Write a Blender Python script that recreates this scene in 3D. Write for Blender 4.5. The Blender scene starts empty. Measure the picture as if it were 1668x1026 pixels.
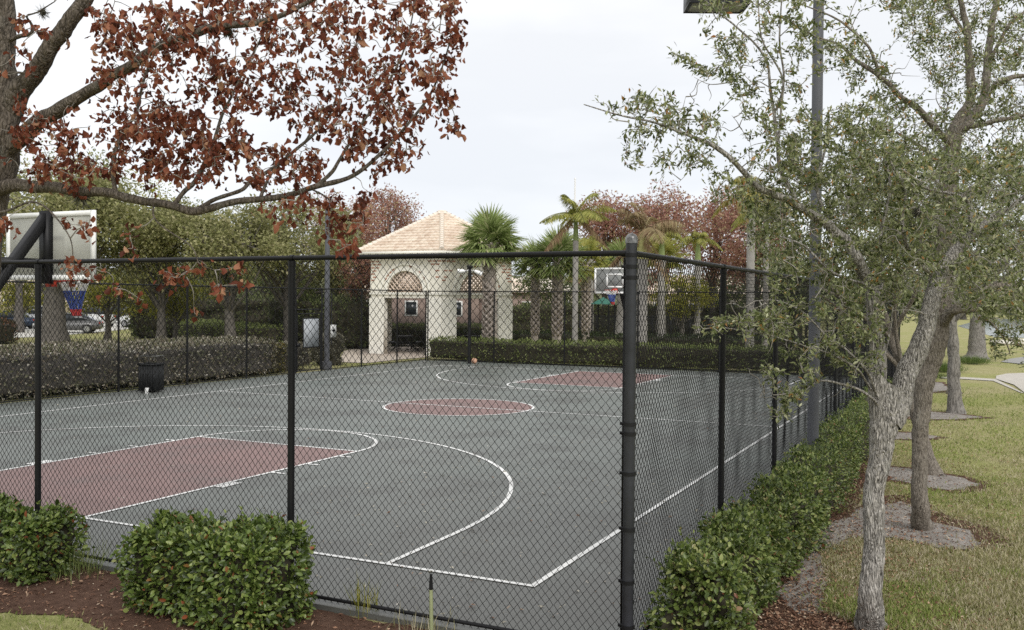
import bpy, math, random
import numpy as np
from mathutils import Matrix, Vector
rng = np.random.default_rng(7); random.seed(7)
sc = bpy.context.scene
COL = sc.collection
PI = math.pi
# ------------------------------------------------------------------ camera
CX, CY, CZ, YAW, PIT, ROLL, F = -7.978, -3.6187, 2.6488, 0.45, -0.0158, 0.008, 1549.0
C = np.array([CX, CY, CZ])
FW = np.array([math.cos(PIT)*math.cos(YAW), math.cos(PIT)*math.sin(YAW), math.sin(PIT)])
RT = np.array([math.sin(YAW), -math.cos(YAW), 0.0]); UP = np.cross(RT, FW)
R2 = RT*math.cos(ROLL)+UP*math.sin(ROLL); U2 = -RT*math.sin(ROLL)+UP*math.cos(ROLL)
def ray(u, v): return FW + R2*(u-834)/F - U2*(v-513)/F
def P(u, v, d): return C + ray(u, v)*d
def G(u, v, z=0.0):
    r = ray(u, v); return C + r*((z-CZ)/r[2])
cam = bpy.data.cameras.new('camera'); co = bpy.data.objects.new('camera', cam); COL.objects.link(co)
cam.sensor_width = 36; cam.lens = F/1668*36; cam.clip_end = 3000; cam.clip_start = .05
M4 = Matrix.Identity(4)
for i in range(3):
    M4[i][0] = R2[i]; M4[i][1] = U2[i]; M4[i][2] = -FW[i]; M4[i][3] = C[i]
co.matrix_world = M4; sc.camera = co
cam.dof.use_dof = True; cam.dof.focus_distance = 9.5; cam.dof.aperture_fstop = 5.0
# ------------------------------------------------------------------ mesh building
class MB:
    def __init__(s): s.v = []; s.f = []; s.n = 0
    def add(s, v, f):
        v = np.asarray(v, float).reshape(-1, 3)
        s.v.append(v)
        s.f.append(np.asarray(f, int) + s.n); s.n += len(v); return s
    def box(s, c, h, rot=None, taper=1.0):
        x, y, z = h
        v = np.array([[-x,-y,-z],[x,-y,-z],[x,y,-z],[-x,y,-z],[-x*taper,-y*taper,z],[x*taper,-y*taper,z],[x*taper,y*taper,z],[-x*taper,y*taper,z]], float)
        if rot is not None: v = v @ np.asarray(rot).T
        return s.add(v+np.asarray(c, float), [[0,3,2,1],[4,5,6,7],[0,1,5,4],[1,2,6,5],[2,3,7,6],[3,0,4,7]])
    def bar(s, a, b, w, h=None, upv=(0,0,1)):
        a = np.asarray(a, float); b = np.asarray(b, float); h = h or w
        d = b-a; L = np.linalg.norm(d); d /= L
        u = np.asarray(upv, float)
        if abs(d@u) > .98: u = np.array([1.0,0,0])
        r = np.cross(d, u); r /= np.linalg.norm(r); u = np.cross(r, d)
        return s.box((a+b)/2, (L/2, w/2, h/2), np.stack([d, r, u], 1))
    def tube(s, pts, rad, n=8, cap=True):
        v, f = tube(pts, rad, n)
        s.add(v, f)
        if cap and n > 3:
            for k, o in ((0, True), (len(pts)-1, False)):
                c = s.n
                base = s.n-len(v)+k*n if k else s.n-len(v)
                rr = np.concatenate([v[k*n:(k+1)*n], [np.mean(v[k*n:(k+1)*n], 0)]])
                ff = [[i, (i+1) % n, n, n] for i in range(n)]
                s.add(rr, [[a, b, c2] for a, b, c2, _ in ff])
        return s
    def build(s, name, mat, parent=None, smooth=False):
        me = bpy.data.meshes.new(name)
        if s.v:
            V = np.concatenate(s.v).astype(np.float32)
            me.vertices.add(len(V)); me.vertices.foreach_set('co', V.ravel())
            li = np.concatenate([f.ravel() for f in s.f]).astype(np.int32)
            lt = np.concatenate([np.full(len(f), f.shape[1]) for f in s.f]).astype(np.int32)
            ls = np.concatenate([[0], np.cumsum(lt)[:-1]]).astype(np.int32)
            me.loops.add(len(li)); me.loops.foreach_set('vertex_index', li)
            me.polygons.add(len(lt)); me.polygons.foreach_set('loop_start', ls); me.polygons.foreach_set('loop_total', lt)
            if smooth: me.polygons.foreach_set('use_smooth', np.ones(len(lt), bool))
            me.update(calc_edges=True); me.validate()
        me.materials.append(mat)
        return link(name, me, parent)
def link(name, me, parent=None):
    o = bpy.data.objects.new(name, me); COL.objects.link(o)
    if parent is not None:
        o.parent = parent
        o.matrix_parent_inverse = parent_world(parent).inverted()
    return o
def parent_world(p):
    m = Matrix.LocRotScale(p.location, p.rotation_euler, p.scale)
    return m if p.parent is None else parent_world(p.parent) @ p.matrix_parent_inverse @ m
def tube(pts, rad, n=8):
    pts = np.asarray(pts, float); m = len(pts)
    rad = np.broadcast_to(np.asarray(rad, float), (m,))
    t = np.gradient(pts, axis=0); t /= np.linalg.norm(t, axis=1, keepdims=True)+1e-12
    ref = np.array([0, 0, 1.0]) if abs(t[0][2]) < .9 else np.array([1.0, 0, 0])
    a = np.empty_like(pts); cur = np.cross(t[0], ref)
    for i in range(m):
        cur = cur - t[i]*(cur@t[i]); cur /= np.linalg.norm(cur)+1e-12; a[i] = cur
    b = np.cross(t, a)
    th = np.arange(n)*2*PI/n
    v = pts[:, None]+rad[:, None, None]*(a[:, None]*np.cos(th)[None, :, None]+b[:, None]*np.sin(th)[None, :, None])
    i = np.arange(m-1)[:, None]*n; j = np.arange(n)[None]; k = (j+1) % n
    f = np.stack([i+j, i+k, i+n+k, i+n+j], -1).reshape(-1, 4)
    return v.reshape(-1, 3), f
def catmull(p, sub=6):
    p = np.asarray(p, float)
    if len(p) < 3: 
        t = np.linspace(0, 1, sub*max(1,len(p)-1)+1)[:, None]; return p[0]*(1-t)+p[-1]*t
    q = np.concatenate([[2*p[0]-p[1]], p, [2*p[-1]-p[-2]]]); out = []
    t = (np.arange(sub)/sub)[:, None]
    for i in range(1, len(q)-2):
        a, b, c, d = q[i-1:i+3]
        out.append(.5*((2*b)+(-a+c)*t+(2*a-5*b+4*c-d)*t*t+(-a+3*b-3*c+d)*t**3))
    out.append(p[-1:]); return np.concatenate(out)
_K = rng.normal(size=(24, 3)); _PH = rng.uniform(0, 6.28, 24)
def noise(x, s=1.0, o=0):
    x = np.asarray(x, float)*s; r = np.zeros(x.shape[:-1])
    for k in range(8):
        kk = (k+o*5) % 24
        r += np.sin(x@_K[kk]*(1+.35*k)+_PH[kk])
    return r/4.0
def unit(v): return v/(np.linalg.norm(v, axis=-1, keepdims=True)+1e-9)
def sph(n): return unit(rng.normal(size=(n, 3)))
def empty(name, loc=(0,0,0), rz=0.0):
    o = bpy.data.objects.new(name, None); COL.objects.link(o); o.location = Vector([float(a) for a in loc]); o.rotation_euler = (0, 0, rz)
    o.empty_display_size = .1; return o
def tag(o, label=None, cat=None, group=None, kind=None):
    if label: o['label'] = label
    if cat: o['category'] = cat
    if group: o['group'] = group
    if kind: o['kind'] = kind
    return o
def copy_tree(o, parent=None):
    c = o.copy(); COL.objects.link(c); c.parent = parent
    for ch in list(o.children): copy_tree(ch, c)
    return c
# leaves --------------------------------------------------------------
def leaves(c, d, nrm, L, Wd, cup=.25, bend=.15, lod=1):
    """leaf blades: c base points, d axis, nrm rough normals"""
    n = len(c); d = unit(d); s = unit(np.cross(d, nrm)); u = np.cross(s, d)
    L = np.broadcast_to(L, (n,))[:, None]; Wd = np.broadcast_to(Wd, (n,))[:, None]
    cup = np.broadcast_to(cup, (n,))[:, None]; bend = np.broadcast_to(bend, (n,))[:, None]
    def pt(t, w): return c+d*L*t+s*Wd*w+u*(np.abs(w)*Wd*cup*2-bend*L*t*t)
    if lod == 0:
        V = np.stack([pt(0, 0), pt(.45, .5), pt(1, 0), pt(.45, -.5)], 1); Fq = np.array([[0,1,2,3]])
    elif lod == 1:
        V = np.stack([pt(0, 0), pt(.5, .5), pt(1, 0), pt(.5, -.5), pt(.5, 0)], 1); Fq = np.array([[0,1,2,4],[0,4,2,3]])
    else:
        rows = [(0, .04), (.22, .36), (.5, .5), (.8, .36), (1, .05)]; V = []
        for t, w in rows: V += [pt(t, w), pt(t, 0), pt(t, -w)]
        V = np.stack(V, 1); Fq = []
        for r in range(4):
            b = r*3; Fq += [[b, b+3, b+4, b+1], [b+1, b+4, b+5, b+2]]
        Fq = np.array(Fq)
    k = V.shape[1]
    return V.reshape(-1, 3), (np.arange(n)[:, None, None]*k+Fq[None]).reshape(-1, 4)
# ------------------------------------------------------------------ materials
def newmat(name):
    m = bpy.data.materials.new(name); m.use_nodes = True
    nt = m.node_tree; b = nt.nodes['Principled BSDF']; return m, nt, b
def N(nt, t, **kw):
    n = nt.nodes.new(t)
    for k, v in kw.items():
        if k in n.inputs: n.inputs[k].default_value = v
        else: setattr(n, k, v)
    return n
def ramp(nt, stops, interp='LINEAR'):
    r = nt.nodes.new('ShaderNodeValToRGB'); cr = r.color_ramp; cr.interpolation = interp
    while len(cr.elements) < len(stops): cr.elements.new(.5)
    for e, (p, c) in zip(cr.elements, stops): e.position = p; e.color = (*c, 1)
    return r
def rgb(nt, src, stops): r = ramp(nt, stops); nt.links.new(src, r.inputs[0]); return r.outputs[0]
def mix(nt, fac, a, b, mode='MIX'):
    m = nt.nodes.new('ShaderNodeMix'); m.data_type = 'RGBA'; m.blend_type = mode
    for s, v in ((0, fac), (6, a), (7, b)):
        if isinstance(v, (int, float)): m.inputs[s].default_value = v
        elif isinstance(v, tuple): m.inputs[s].default_value = (*v, 1)
        else: nt.links.new(v, m.inputs[s])
    return m.outputs[2]
def coords(nt, scale=(1,1,1), kind='Object'):
    t = nt.nodes.new('ShaderNodeTexCoord'); mp = nt.nodes.new('ShaderNodeMapping'); mp.inputs['Scale'].default_value = scale
    nt.links.new(t.outputs[kind], mp.inputs[0]); return mp.outputs[0]
def tex(nt, vec, scale, detail=4, rough=.6):
    n = N(nt, 'ShaderNodeTexNoise', Scale=scale, Detail=detail, Roughness=rough); nt.links.new(vec, n.inputs['Vector']); return n.outputs['Fac']
def bump(nt, b, h, strength=.3, dist=.02):
    n = N(nt, 'ShaderNodeBump', Strength=strength, Distance=dist); nt.links.new(h, n.inputs['Height']); nt.links.new(n.outputs[0], b.inputs['Normal'])
def simple(name, col, rough=.5, metal=0.0, var=.12, scale=6, bmp=0.0, spec=.5):
    m, nt, b = newmat(name); v = coords(nt); f = tex(nt, v, scale)
    c0 = tuple(max(0, x*(1-var)) for x in col); c1 = tuple(min(1, x*(1+var)) for x in col)
    nt.links.new(rgb(nt, f, [(.3, c0), (.7, c1)]), b.inputs['Base Color'])
    b.inputs['Roughness'].default_value = rough; b.inputs['Metallic'].default_value = metal; b.inputs['Specular IOR Level'].default_value = spec
    if bmp: bump(nt, b, tex(nt, v, scale*8), bmp, .01)
    return m
def leafmat(name, stops, trans=.35, rough=.5, spec=.4):
    m, nt, b = newmat(name)
    g = nt.nodes.new('ShaderNodeNewGeometry')
    c = rgb(nt, g.outputs['Random Per Island'], stops)
    nt.links.new(c, b.inputs['Base Color']); b.inputs['Roughness'].default_value = rough; b.inputs['Specular IOR Level'].default_value = spec
    t = nt.nodes.new('ShaderNodeBsdfTranslucent'); nt.links.new(c, t.inputs[0])
    mx = nt.nodes.new('ShaderNodeMixShader'); mx.inputs[0].default_value = trans
    nt.links.new(b.outputs[0], mx.inputs[1]); nt.links.new(t.outputs[0], mx.inputs[2])
    nt.links.new(mx.outputs[0], nt.nodes['Material Output'].inputs[0]); return m
def barkmat(name, dark, light, lichen, zs=.35, scale=18, strength=.6):
    m, nt, b = newmat(name); v = coords(nt, (1, 1, zs)); vl = coords(nt)
    w = nt.nodes.new('ShaderNodeTexVoronoi'); w.feature = 'DISTANCE_TO_EDGE'; w.inputs['Scale'].default_value = scale
    nz = N(nt, 'ShaderNodeTexNoise', Scale=8.0, Detail=3.0); nt.links.new(v, nz.inputs['Vector'])
    vv = N(nt, 'ShaderNodeVectorMath', operation='MULTIPLY_ADD'); nt.links.new(nz.outputs['Color'], vv.inputs[0]); vv.inputs[1].default_value = (.14, .14, .14); nt.links.new(v, vv.inputs[2])
    nt.links.new(vv.outputs[0], w.inputs['Vector'])
    f = tex(nt, v, 40, 5)
    base = rgb(nt, w.outputs['Distance'], [(0.0, dark), (.13, light)])
    f4 = tex(nt, coords(nt, (1, 1, .22)), scale*1.5, 4, .65)
    base = mix(nt, .62, base, rgb(nt, f4, [(.40, dark), (.56, light)]))
    li = rgb(nt, tex(nt, v, 9, 5, .7), [(.56, (0, 0, 0)), (.72, (.7, .7, .7))])
    base = mix(nt, li, base, lichen)
    nt.links.new(base, b.inputs['Base Color']); b.inputs['Roughness'].default_value = .9; b.inputs['Specular IOR Level'].default_value = .2
    ad = N(nt, 'ShaderNodeMath', operation='MULTIPLY_ADD'); nt.links.new(f, ad.inputs[0]); ad.inputs[1].default_value = .25; nt.links.new(w.outputs['Distance'], ad.inputs[2])
    bump(nt, b, ad.outputs[0], strength, .03); return m
BLACK = simple('black_vinyl', (.008, .008, .009), .5, var=.3, scale=3, spec=.3)
MESH = simple('mesh_vinyl', (.008, .008, .008), .6, var=.1, spec=.3)
POSTB = simple('post_paint', (.021, .0225, .028), .45, var=.4, scale=5, bmp=.05)
GREYP = simple('pole_paint', (.095, .098, .112), .55, var=.15, scale=2)
WHITE = simple('white_paint', (.86, .86, .84), .5, var=.05)
STEEL = simple('galvanised', (.45, .45, .44), .4, .6, var=.2)
BARKR = barkmat('grey_brown_bark', (.035, .029, .022), (.175, .148, .12), (.19, .185, .16), .4, 42, .9)
BARKO = barkmat('furrowed_bark', (.024, .021, .018), (.49, .46, .42), (.50, .49, .45), .26, 48, 1.0)
BARKD = barkmat('brown_oak_bark', (.06, .05, .04), (.29, .255, .215), (.33, .315, .27), .28, 48)
BARKG = barkmat('grey_oak_bark', (.06, .054, .048), (.30, .28, .255), (.34, .33, .30), .3, 22)
BARKT = simple('twig_bark', (.27, .25, .22), .9, var=.4, scale=20)
BARKFAR = simple('far_bark', (.125, .112, .10), .9, var=.45, scale=9)
PALMB = simple('palm_trunk', (.33, .31, .285), .9, var=.2, scale=4, bmp=.2)
PALMBOOT = simple('palm_boots', (.40, .345, .30), .9, var=.35, scale=6, bmp=.3)
REDLEAF = leafmat('dry_red_leaf', [(0, (.065, .022, .014)), (.3, (.165, .05, .03)), (.65, (.28, .09, .05)), (.88, (.39, .165, .095)), (1, (.50, .30, .18))], .42, .6, .2)
OAKLEAF = leafmat('oak_leaf', [(0, (.045, .062, .018)), (.3, (.13, .16, .055)), (.6, (.27, .30, .125)), (.85, (.42, .445, .24)), (.95, (.55, .55, .36)), (.975, (.50, .33, .10)), (1, (.42, .18, .07))], .4, .4, .5)
SHRUBLEAF = leafmat('shrub_leaf', [(0, (.03, .048, .011)), (.35, (.095, .145, .03)), (.7, (.195, .27, .062)), (.965, (.36, .42, .13)), (.98, (.25, .09, .03)), (1, (.34, .10, .045))], .35, .32, .5)
HEDGELEAF = leafmat('hedge_leaf', [(0, (.03, .048, .011)), (.35, (.10, .145, .032)), (.7, (.20, .26, .065)), (.955, (.38, .42, .15)), (.985, (.33, .25, .13)), (1, (.34, .12, .06))], .35, .35, .5)
FARHEDGE = leafmat('far_hedge_leaf', [(0, (.12, .155, .045)), (.6, (.26, .32, .10)), (1, (.40, .43, .18))], .45)
PURPHEDGE = leafmat('purple_grey_leaf', [(0, (.09, .095, .045)), (.3, (.17, .175, .085)), (.5, (.23, .175, .13)), (.7, (.29, .275, .19)), (.9, (.45, .40, .33)), (1, (.66, .63, .54))], .3, .32)
OLIVE = leafmat('olive_far_leaf', [(0, (.14, .15, .06)), (.5, (.29, .295, .125)), (.9, (.43, .41, .22)), (1, (.48, .44, .27))], .35, .7, .15)
YGREEN = leafmat('yellow_green_leaf', [(0, (.15, .17, .03)), (.5, (.31, .31, .05)), (1, (.46, .42, .10))], .4, .7, .15)
DGREEN = leafmat('dark_green_leaf', [(0, (.06, .08, .032)), (.5, (.145, .175, .07)), (1, (.25, .275, .125))], .35, .7, .15)
REDFAR = leafmat('red_far_leaf', [(0, (.22, .105, .08)), (.45, (.38, .20, .155)), (.8, (.52, .31, .25)), (.9, (.42, .36, .17)), (1, (.55, .42, .28))], .35, .7, .1)
SABAL = leafmat('sabal_leaf', [(0, (.15, .20, .06)), (.5, (.30, .38, .13)), (.9, (.46, .52, .24)), (1, (.52, .50, .28))], .3, .45)
FEATHER = leafmat('feather_leaf', [(0, (.16, .18, .035)), (.5, (.33, .34, .075)), (1, (.52, .48, .15))], .4, .5)
DEADFROND = leafmat('dead_frond', [(0, (.16, .10, .06)), (.6, (.27, .18, .11)), (1, (.33, .26, .15))], .3, .8, .1)
GRASS = leafmat('grass_blade', [(0, (.15, .15, .06)), (.3, (.30, .295, .125)), (.55, (.44, .405, .23)), (.8, (.56, .50, .34)), (1, (.66, .59, .45))], .35, .6, .2)
GRASSG = leafmat('green_blade', [(0, (.13, .18, .045)), (.4, (.25, .315, .08)), (.8, (.38, .42, .14)), (1, (.52, .48, .27))], .35, .6, .2)
CHIP = leafmat('dry_litter', [(0, (.07, .038, .026)), (.4, (.19, .10, .065)), (.75, (.34, .195, .125)), (.93, (.50, .35, .24)), (1, (.66, .56, .43))], .1, .8, .15)
SPECK = leafmat('court_speck', [(0, (.30, .28, .22)), (.6, (.5, .47, .40)), (.85, (.22, .11, .06)), (1, (.65, .63, .58))], .1, .8, .15)
STEMCORE = simple('stem_and_shade_core', (.045, .04, .024), .95, var=.4, scale=12)  # twig brown, also the shade painted on shrub and hedge cores
GREYCORE = simple('grey_hedge_shade_core', (.075, .068, .06), .95, var=.4, scale=12)  # inner shade of the grey hedges, put into the core colour
def ground_mat():
    m, nt, b = newmat('lawn_soil'); v = coords(nt)
    f1 = tex(nt, v, .35, 4); f2 = tex(nt, v, 14, 6, .75); f3 = tex(nt, v, 90, 3, .8)
    a = rgb(nt, f2, [(.32, (.17, .19, .06)), (.5, (.31, .33, .11)), (.68, (.45, .42, .21))])
    c = rgb(nt, f2, [(.3, (.25, .23, .10)), (.55, (.43, .39, .21)), (.75, (.55, .49, .32))])
    g = rgb(nt, f1, [(.42, (0, 0, 0)), (.58, (1, 1, 1))])
    k = mix(nt, g, a, c); k = mix(nt, .35, k, rgb(nt, f3, [(.3, (.08, .085, .03)), (.7, (.40, .37, .18))]))
    nt.links.new(k, b.inputs['Base Color']); b.inputs['Roughness'].default_value = .95; b.inputs['Specular IOR Level'].default_value = .1
    bump(nt, b, f3, .6, .03); return m
def soil(name, a, bb, cc, sc1=9, strength=.8):
    m, nt, b = newmat(name); v = coords(nt); f = tex(nt, v, sc1, 6, .75); f2 = tex(nt, v, 70, 4, .8)
    k = mix(nt, .5, rgb(nt, f, [(.3, a), (.5, bb), (.72, cc)]), rgb(nt, f2, [(.3, a), (.55, bb), (.75, cc)]))
    nt.links.new(k, b.inputs['Base Color']); b.inputs['Roughness'].default_value = .95; b.inputs['Specular IOR Level'].default_value = .1
    bump(nt, b, f2, strength, .03); return m
LAWN = ground_mat()
MULCH = soil('mulch', (.05, .028, .02), (.13, .076, .054), (.24, .15, .108))
SAND = soil('grey_sand', (.12, .098, .08), (.31, .285, .26), (.52, .49, .46), 3.2, .5)
CONC = simple('pale_concrete', (.46, .43, .38), .85, var=.1, scale=3, bmp=.15)
ASPH = simple('grey_road', (.30, .295, .285), .9, var=.12, scale=3, bmp=.15)
ROCK = simple('pale_rock', (.62, .58, .50), .9, var=.25, scale=4, bmp=.5)
def court_mat():
    m, nt, b = newmat('acrylic_court'); v = coords(nt)
    f1 = tex(nt, v, .22, 4, .6); f2 = tex(nt, v, 1.6, 6, .7); f3 = tex(nt, v, 160, 2, .7)
    k = rgb(nt, f1, [(.35, (.140, .144, .133)), (.65, (.126, .158, .140))])
    k = mix(nt, .6, k, rgb(nt, f2, [(.28, (.11, .117, .108)), (.5, (.155, .172, .157)), (.75, (.205, .225, .208))]))
    k = mix(nt, .25, k, rgb(nt, f3, [(.3, (.06, .065, .06)), (.7, (.20, .21, .20))]))
    st = rgb(nt, tex(nt, v, .55, 7, .72), [(.50, (0, 0, 0)), (.58, (.62, .62, .62))]); k = mix(nt, st, k, (.080, .082, .075))
    scf = rgb(nt, tex(nt, coords(nt, (1, .12, 1)), 5, 5, .75), [(.66, (0, 0, 0)), (.74, (.35, .35, .35))]); k = mix(nt, scf, k, (.26, .27, .26))
    cv = nt.nodes.new('ShaderNodeTexVoronoi'); cv.feature = 'DISTANCE_TO_EDGE'; cv.inputs['Scale'].default_value = .16
    cn = N(nt, 'ShaderNodeTexNoise', Scale=1.3, Detail=5.0); nt.links.new(v, cn.inputs['Vector'])
    ca = N(nt, 'ShaderNodeVectorMath', operation='MULTIPLY_ADD'); nt.links.new(cn.outputs['Color'], ca.inputs[0]); ca.inputs[1].default_value = (1.6, 1.6, 0); nt.links.new(v, ca.inputs[2]); nt.links.new(ca.outputs[0], cv.inputs['Vector'])
    k = mix(nt, rgb(nt, cv.outputs['Distance'], [(.0, (.6, .6, .6)), (.0035, (0, 0, 0))]), k, (.05, .05, .046))
    # near corner painted darker for weaker sky sheen, mixed with brownish dirt
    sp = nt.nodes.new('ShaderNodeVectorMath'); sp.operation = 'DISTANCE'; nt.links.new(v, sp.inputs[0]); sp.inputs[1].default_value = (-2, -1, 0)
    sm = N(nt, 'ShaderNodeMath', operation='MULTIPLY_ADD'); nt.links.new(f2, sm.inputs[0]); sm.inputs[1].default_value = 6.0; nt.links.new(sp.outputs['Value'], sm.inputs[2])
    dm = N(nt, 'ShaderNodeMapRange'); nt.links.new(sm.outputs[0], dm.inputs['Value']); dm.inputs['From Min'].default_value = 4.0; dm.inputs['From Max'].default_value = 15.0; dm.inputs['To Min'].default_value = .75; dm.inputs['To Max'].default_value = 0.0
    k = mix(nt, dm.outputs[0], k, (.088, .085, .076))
    nt.links.new(k, b.inputs['Base Color']); b.inputs['Roughness'].default_value = .48; b.inputs['Specular IOR Level'].default_value = .6
    bump(nt, b, f3, .2, .003); return m
def paint_mat(name, c, wear):
    m, nt, b = newmat(name); v = coords(nt); f2 = tex(nt, v, 2.2, 6, .7); f3 = tex(nt, v, 140, 2, .7)
    k = rgb(nt, f2, [(.3, tuple(x*.82 for x in c)), (.7, tuple(min(1, x*1.15) for x in c))])
    w = rgb(nt, f3, [(.60, (0, 0, 0)), (.70, (wear,)*3)])
    k = mix(nt, w, k, (.15, .155, .15)); k = mix(nt, rgb(nt, tex(nt, v, .55, 7, .72), [(.50, (0, 0, 0)), (.60, (.4, .4, .4))]), k, (.09, .085, .08))
    nt.links.new(k, b.inputs['Base Color']); b.inputs['Roughness'].default_value = .6; bump(nt, b, f3, .25, .004); return m
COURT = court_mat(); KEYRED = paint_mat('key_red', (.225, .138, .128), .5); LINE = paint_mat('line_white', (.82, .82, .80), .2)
def stucco():
    m, nt, b = newmat('cream_stucco'); a_ = tex(nt, coords(nt, (3, 3, .25)), 1.2, 5, .7); c_ = tex(nt, coords(nt), 1.1, 5, .6)
    k = rgb(nt, c_, [(.3, (.82, .78, .68)), (.7, (.90, .87, .79))]); k = mix(nt, rgb(nt, a_, [(.54, (0, 0, 0)), (.70, (.45, .45, .45))]), k, (.58, .53, .43))
    nt.links.new(k, b.inputs['Base Color']); b.inputs['Roughness'].default_value = .92; bump(nt, b, tex(nt, coords(nt), 40, 3), .15, .01); return m
STUCCO = stucco()
TRIM = simple('cream_trim', (.90, .875, .80), .85, var=.04)
BRICKP = simple('pink_brick', (.48, .25, .18), .9, var=.25, scale=12)
LATT = simple('lattice', (.74, .60, .50), .8, var=.1)
DARKIN = simple('dark_iron', (.012, .013, .014), .6, var=.2, spec=.3)
def tile_mat():
    m, nt, b = newmat('roof_tile'); v = coords(nt)
    vo = nt.nodes.new('ShaderNodeTexVoronoi'); vo.inputs['Scale'].default_value = 3.2; nt.links.new(v, vo.inputs['Vector'])
    k = rgb(nt, vo.outputs['Color'], [(.2, (.55, .42, .32)), (.5, (.68, .55, .44)), (.8, (.79, .69, .57))])
    k = mix(nt, .4, k, rgb(nt, tex(nt, v, 2.5, 5), [(.3, (.53, .41, .31)), (.7, (.79, .70, .59))]))
    nt.links.new(k, b.inputs['Base Color']); b.inputs['Roughness'].default_value = .85; return m
TILE = tile_mat(); RIDGE = simple('ridge_tile', (.74, .66, .57), .85, var=.1)
GLASSD = simple('car_glass', (.02, .025, .03), .08, var=.1); TYRE = simple('tyre', (.018, .018, .018), .8); RIM = simple('rim', (.4, .4, .4), .35, .7)
def carpaint(n, c): return simple(n, c, .25, .2, var=.03)
RED = simple('rim_orange', (.52, .05, .03), .45, var=.1)
NETW = simple('net_white', (.75, .75, .72), .8); NETB = simple('net_blue', (.07, .11, .36), .8); NETR = simple('net_red', (.45, .05, .05), .8)
def board_mat(name, c, tr):
    m, nt, b = newmat(name); v = coords(nt); f = tex(nt, v, 2.5, 5)
    k = rgb(nt, f, [(.3, tuple(x*.82 for x in c)), (.7, c)])
    nt.links.new(k, b.inputs['Base Color']); b.inputs['Roughness'].default_value = .3
    t = nt.nodes.new('ShaderNodeBsdfTranslucent'); nt.links.new(k, t.inputs[0])
    mx = nt.nodes.new('ShaderNodeMixShader'); mx.inputs[0].default_value = .5
    nt.links.new(b.outputs[0], mx.inputs[1]); nt.links.new(t.outputs[0], mx.inputs[2])
    tp = nt.nodes.new('ShaderNodeBsdfTransparent'); m2 = nt.nodes.new('ShaderNodeMixShader'); m2.inputs[0].default_value = tr
    nt.links.new(mx.outputs[0], m2.inputs[1]); nt.links.new(tp.outputs[0], m2.inputs[2])
    nt.links.new(m2.outputs[0], nt.nodes['Material Output'].inputs[0]); return m
BOARDN = board_mat('clouded_board', (.66, .66, .60), .12); BOARDF = board_mat('clear_board', (.46, .47, .46), .25)
GREENROOF = simple('green_metal', (.02, .16, .11), .5); SIGNG = simple('grey_sign', (.36, .38, .40), .55, var=.06); STAKE = simple('pale_green_plastic', (.30, .33, .17), .6, var=.1)
WALLP = simple('pink_wall', (.30, .225, .195), .9, var=.15, scale=5); WALLC = simple('tan_wall', (.55, .47, .38), .9, var=.1)
LENSG = simple('lamp_lens', (.30, .30, .24), .3)
# ------------------------------------------------------------------ world and sun
w = bpy.data.worlds.new('World'); sc.world = w; w.use_nodes = True; nt = w.node_tree
bg = nt.nodes['Background']; sky = nt.nodes.new('ShaderNodeTexSky'); sky.sky_type = 'NISHITA'; sky.sun_disc = False
SUN_EL, SUN_AZ = math.radians(40), math.radians(222)
sky.sun_elevation = SUN_EL; sky.sun_rotation = SUN_AZ
tc = nt.nodes.new('ShaderNodeTexCoord'); sx = nt.nodes.new('ShaderNodeSeparateXYZ'); nt.links.new(tc.outputs['Generated'], sx.inputs[0])
mp = nt.nodes.new('ShaderNodeMapping'); mp.inputs['Scale'].default_value = (1.2, 1.2, 4.5); nt.links.new(tc.outputs['Generated'], mp.inputs[0])
cl = tex(nt, mp.outputs[0], 1.3, 5, .55)
grad = rgb(nt, sx.outputs['Z'], [(0.0, (.735, .765, .80)), (.13, (.765, .785, .81)), (.30, (.815, .82, .825)), (1, (.89, .89, .885))])
cloud = rgb(nt, cl, [(.36, (.86, .87, .89)), (.5, (.95, .953, .96)), (.64, (1.03, 1.03, 1.03))])
over = mix(nt, 1.0, grad, cloud, 'MULTIPLY')
sk = nt.nodes.new('ShaderNodeVectorMath'); sk.operation = 'SCALE'; nt.links.new(sky.outputs[0], sk.inputs[0]); sk.inputs['Scale'].default_value = .1
out = mix(nt, .96, sk.outputs[0], over)
nt.links.new(out, bg.inputs[0]); bg.inputs[1].default_value = 1.22
sl = bpy.data.lights.new('sun', 'SUN'); sl.energy = 1.65; sl.angle = math.radians(30); sl.color = (1, .965, .91)
so = bpy.data.objects.new('sun', sl); COL.objects.link(so)
sdir = Vector((math.sin(SUN_AZ)*math.cos(SUN_EL), math.cos(SUN_AZ)*math.cos(SUN_EL), math.sin(SUN_EL)))
so.rotation_euler = sdir.to_track_quat('Z', 'Y').to_euler()
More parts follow.
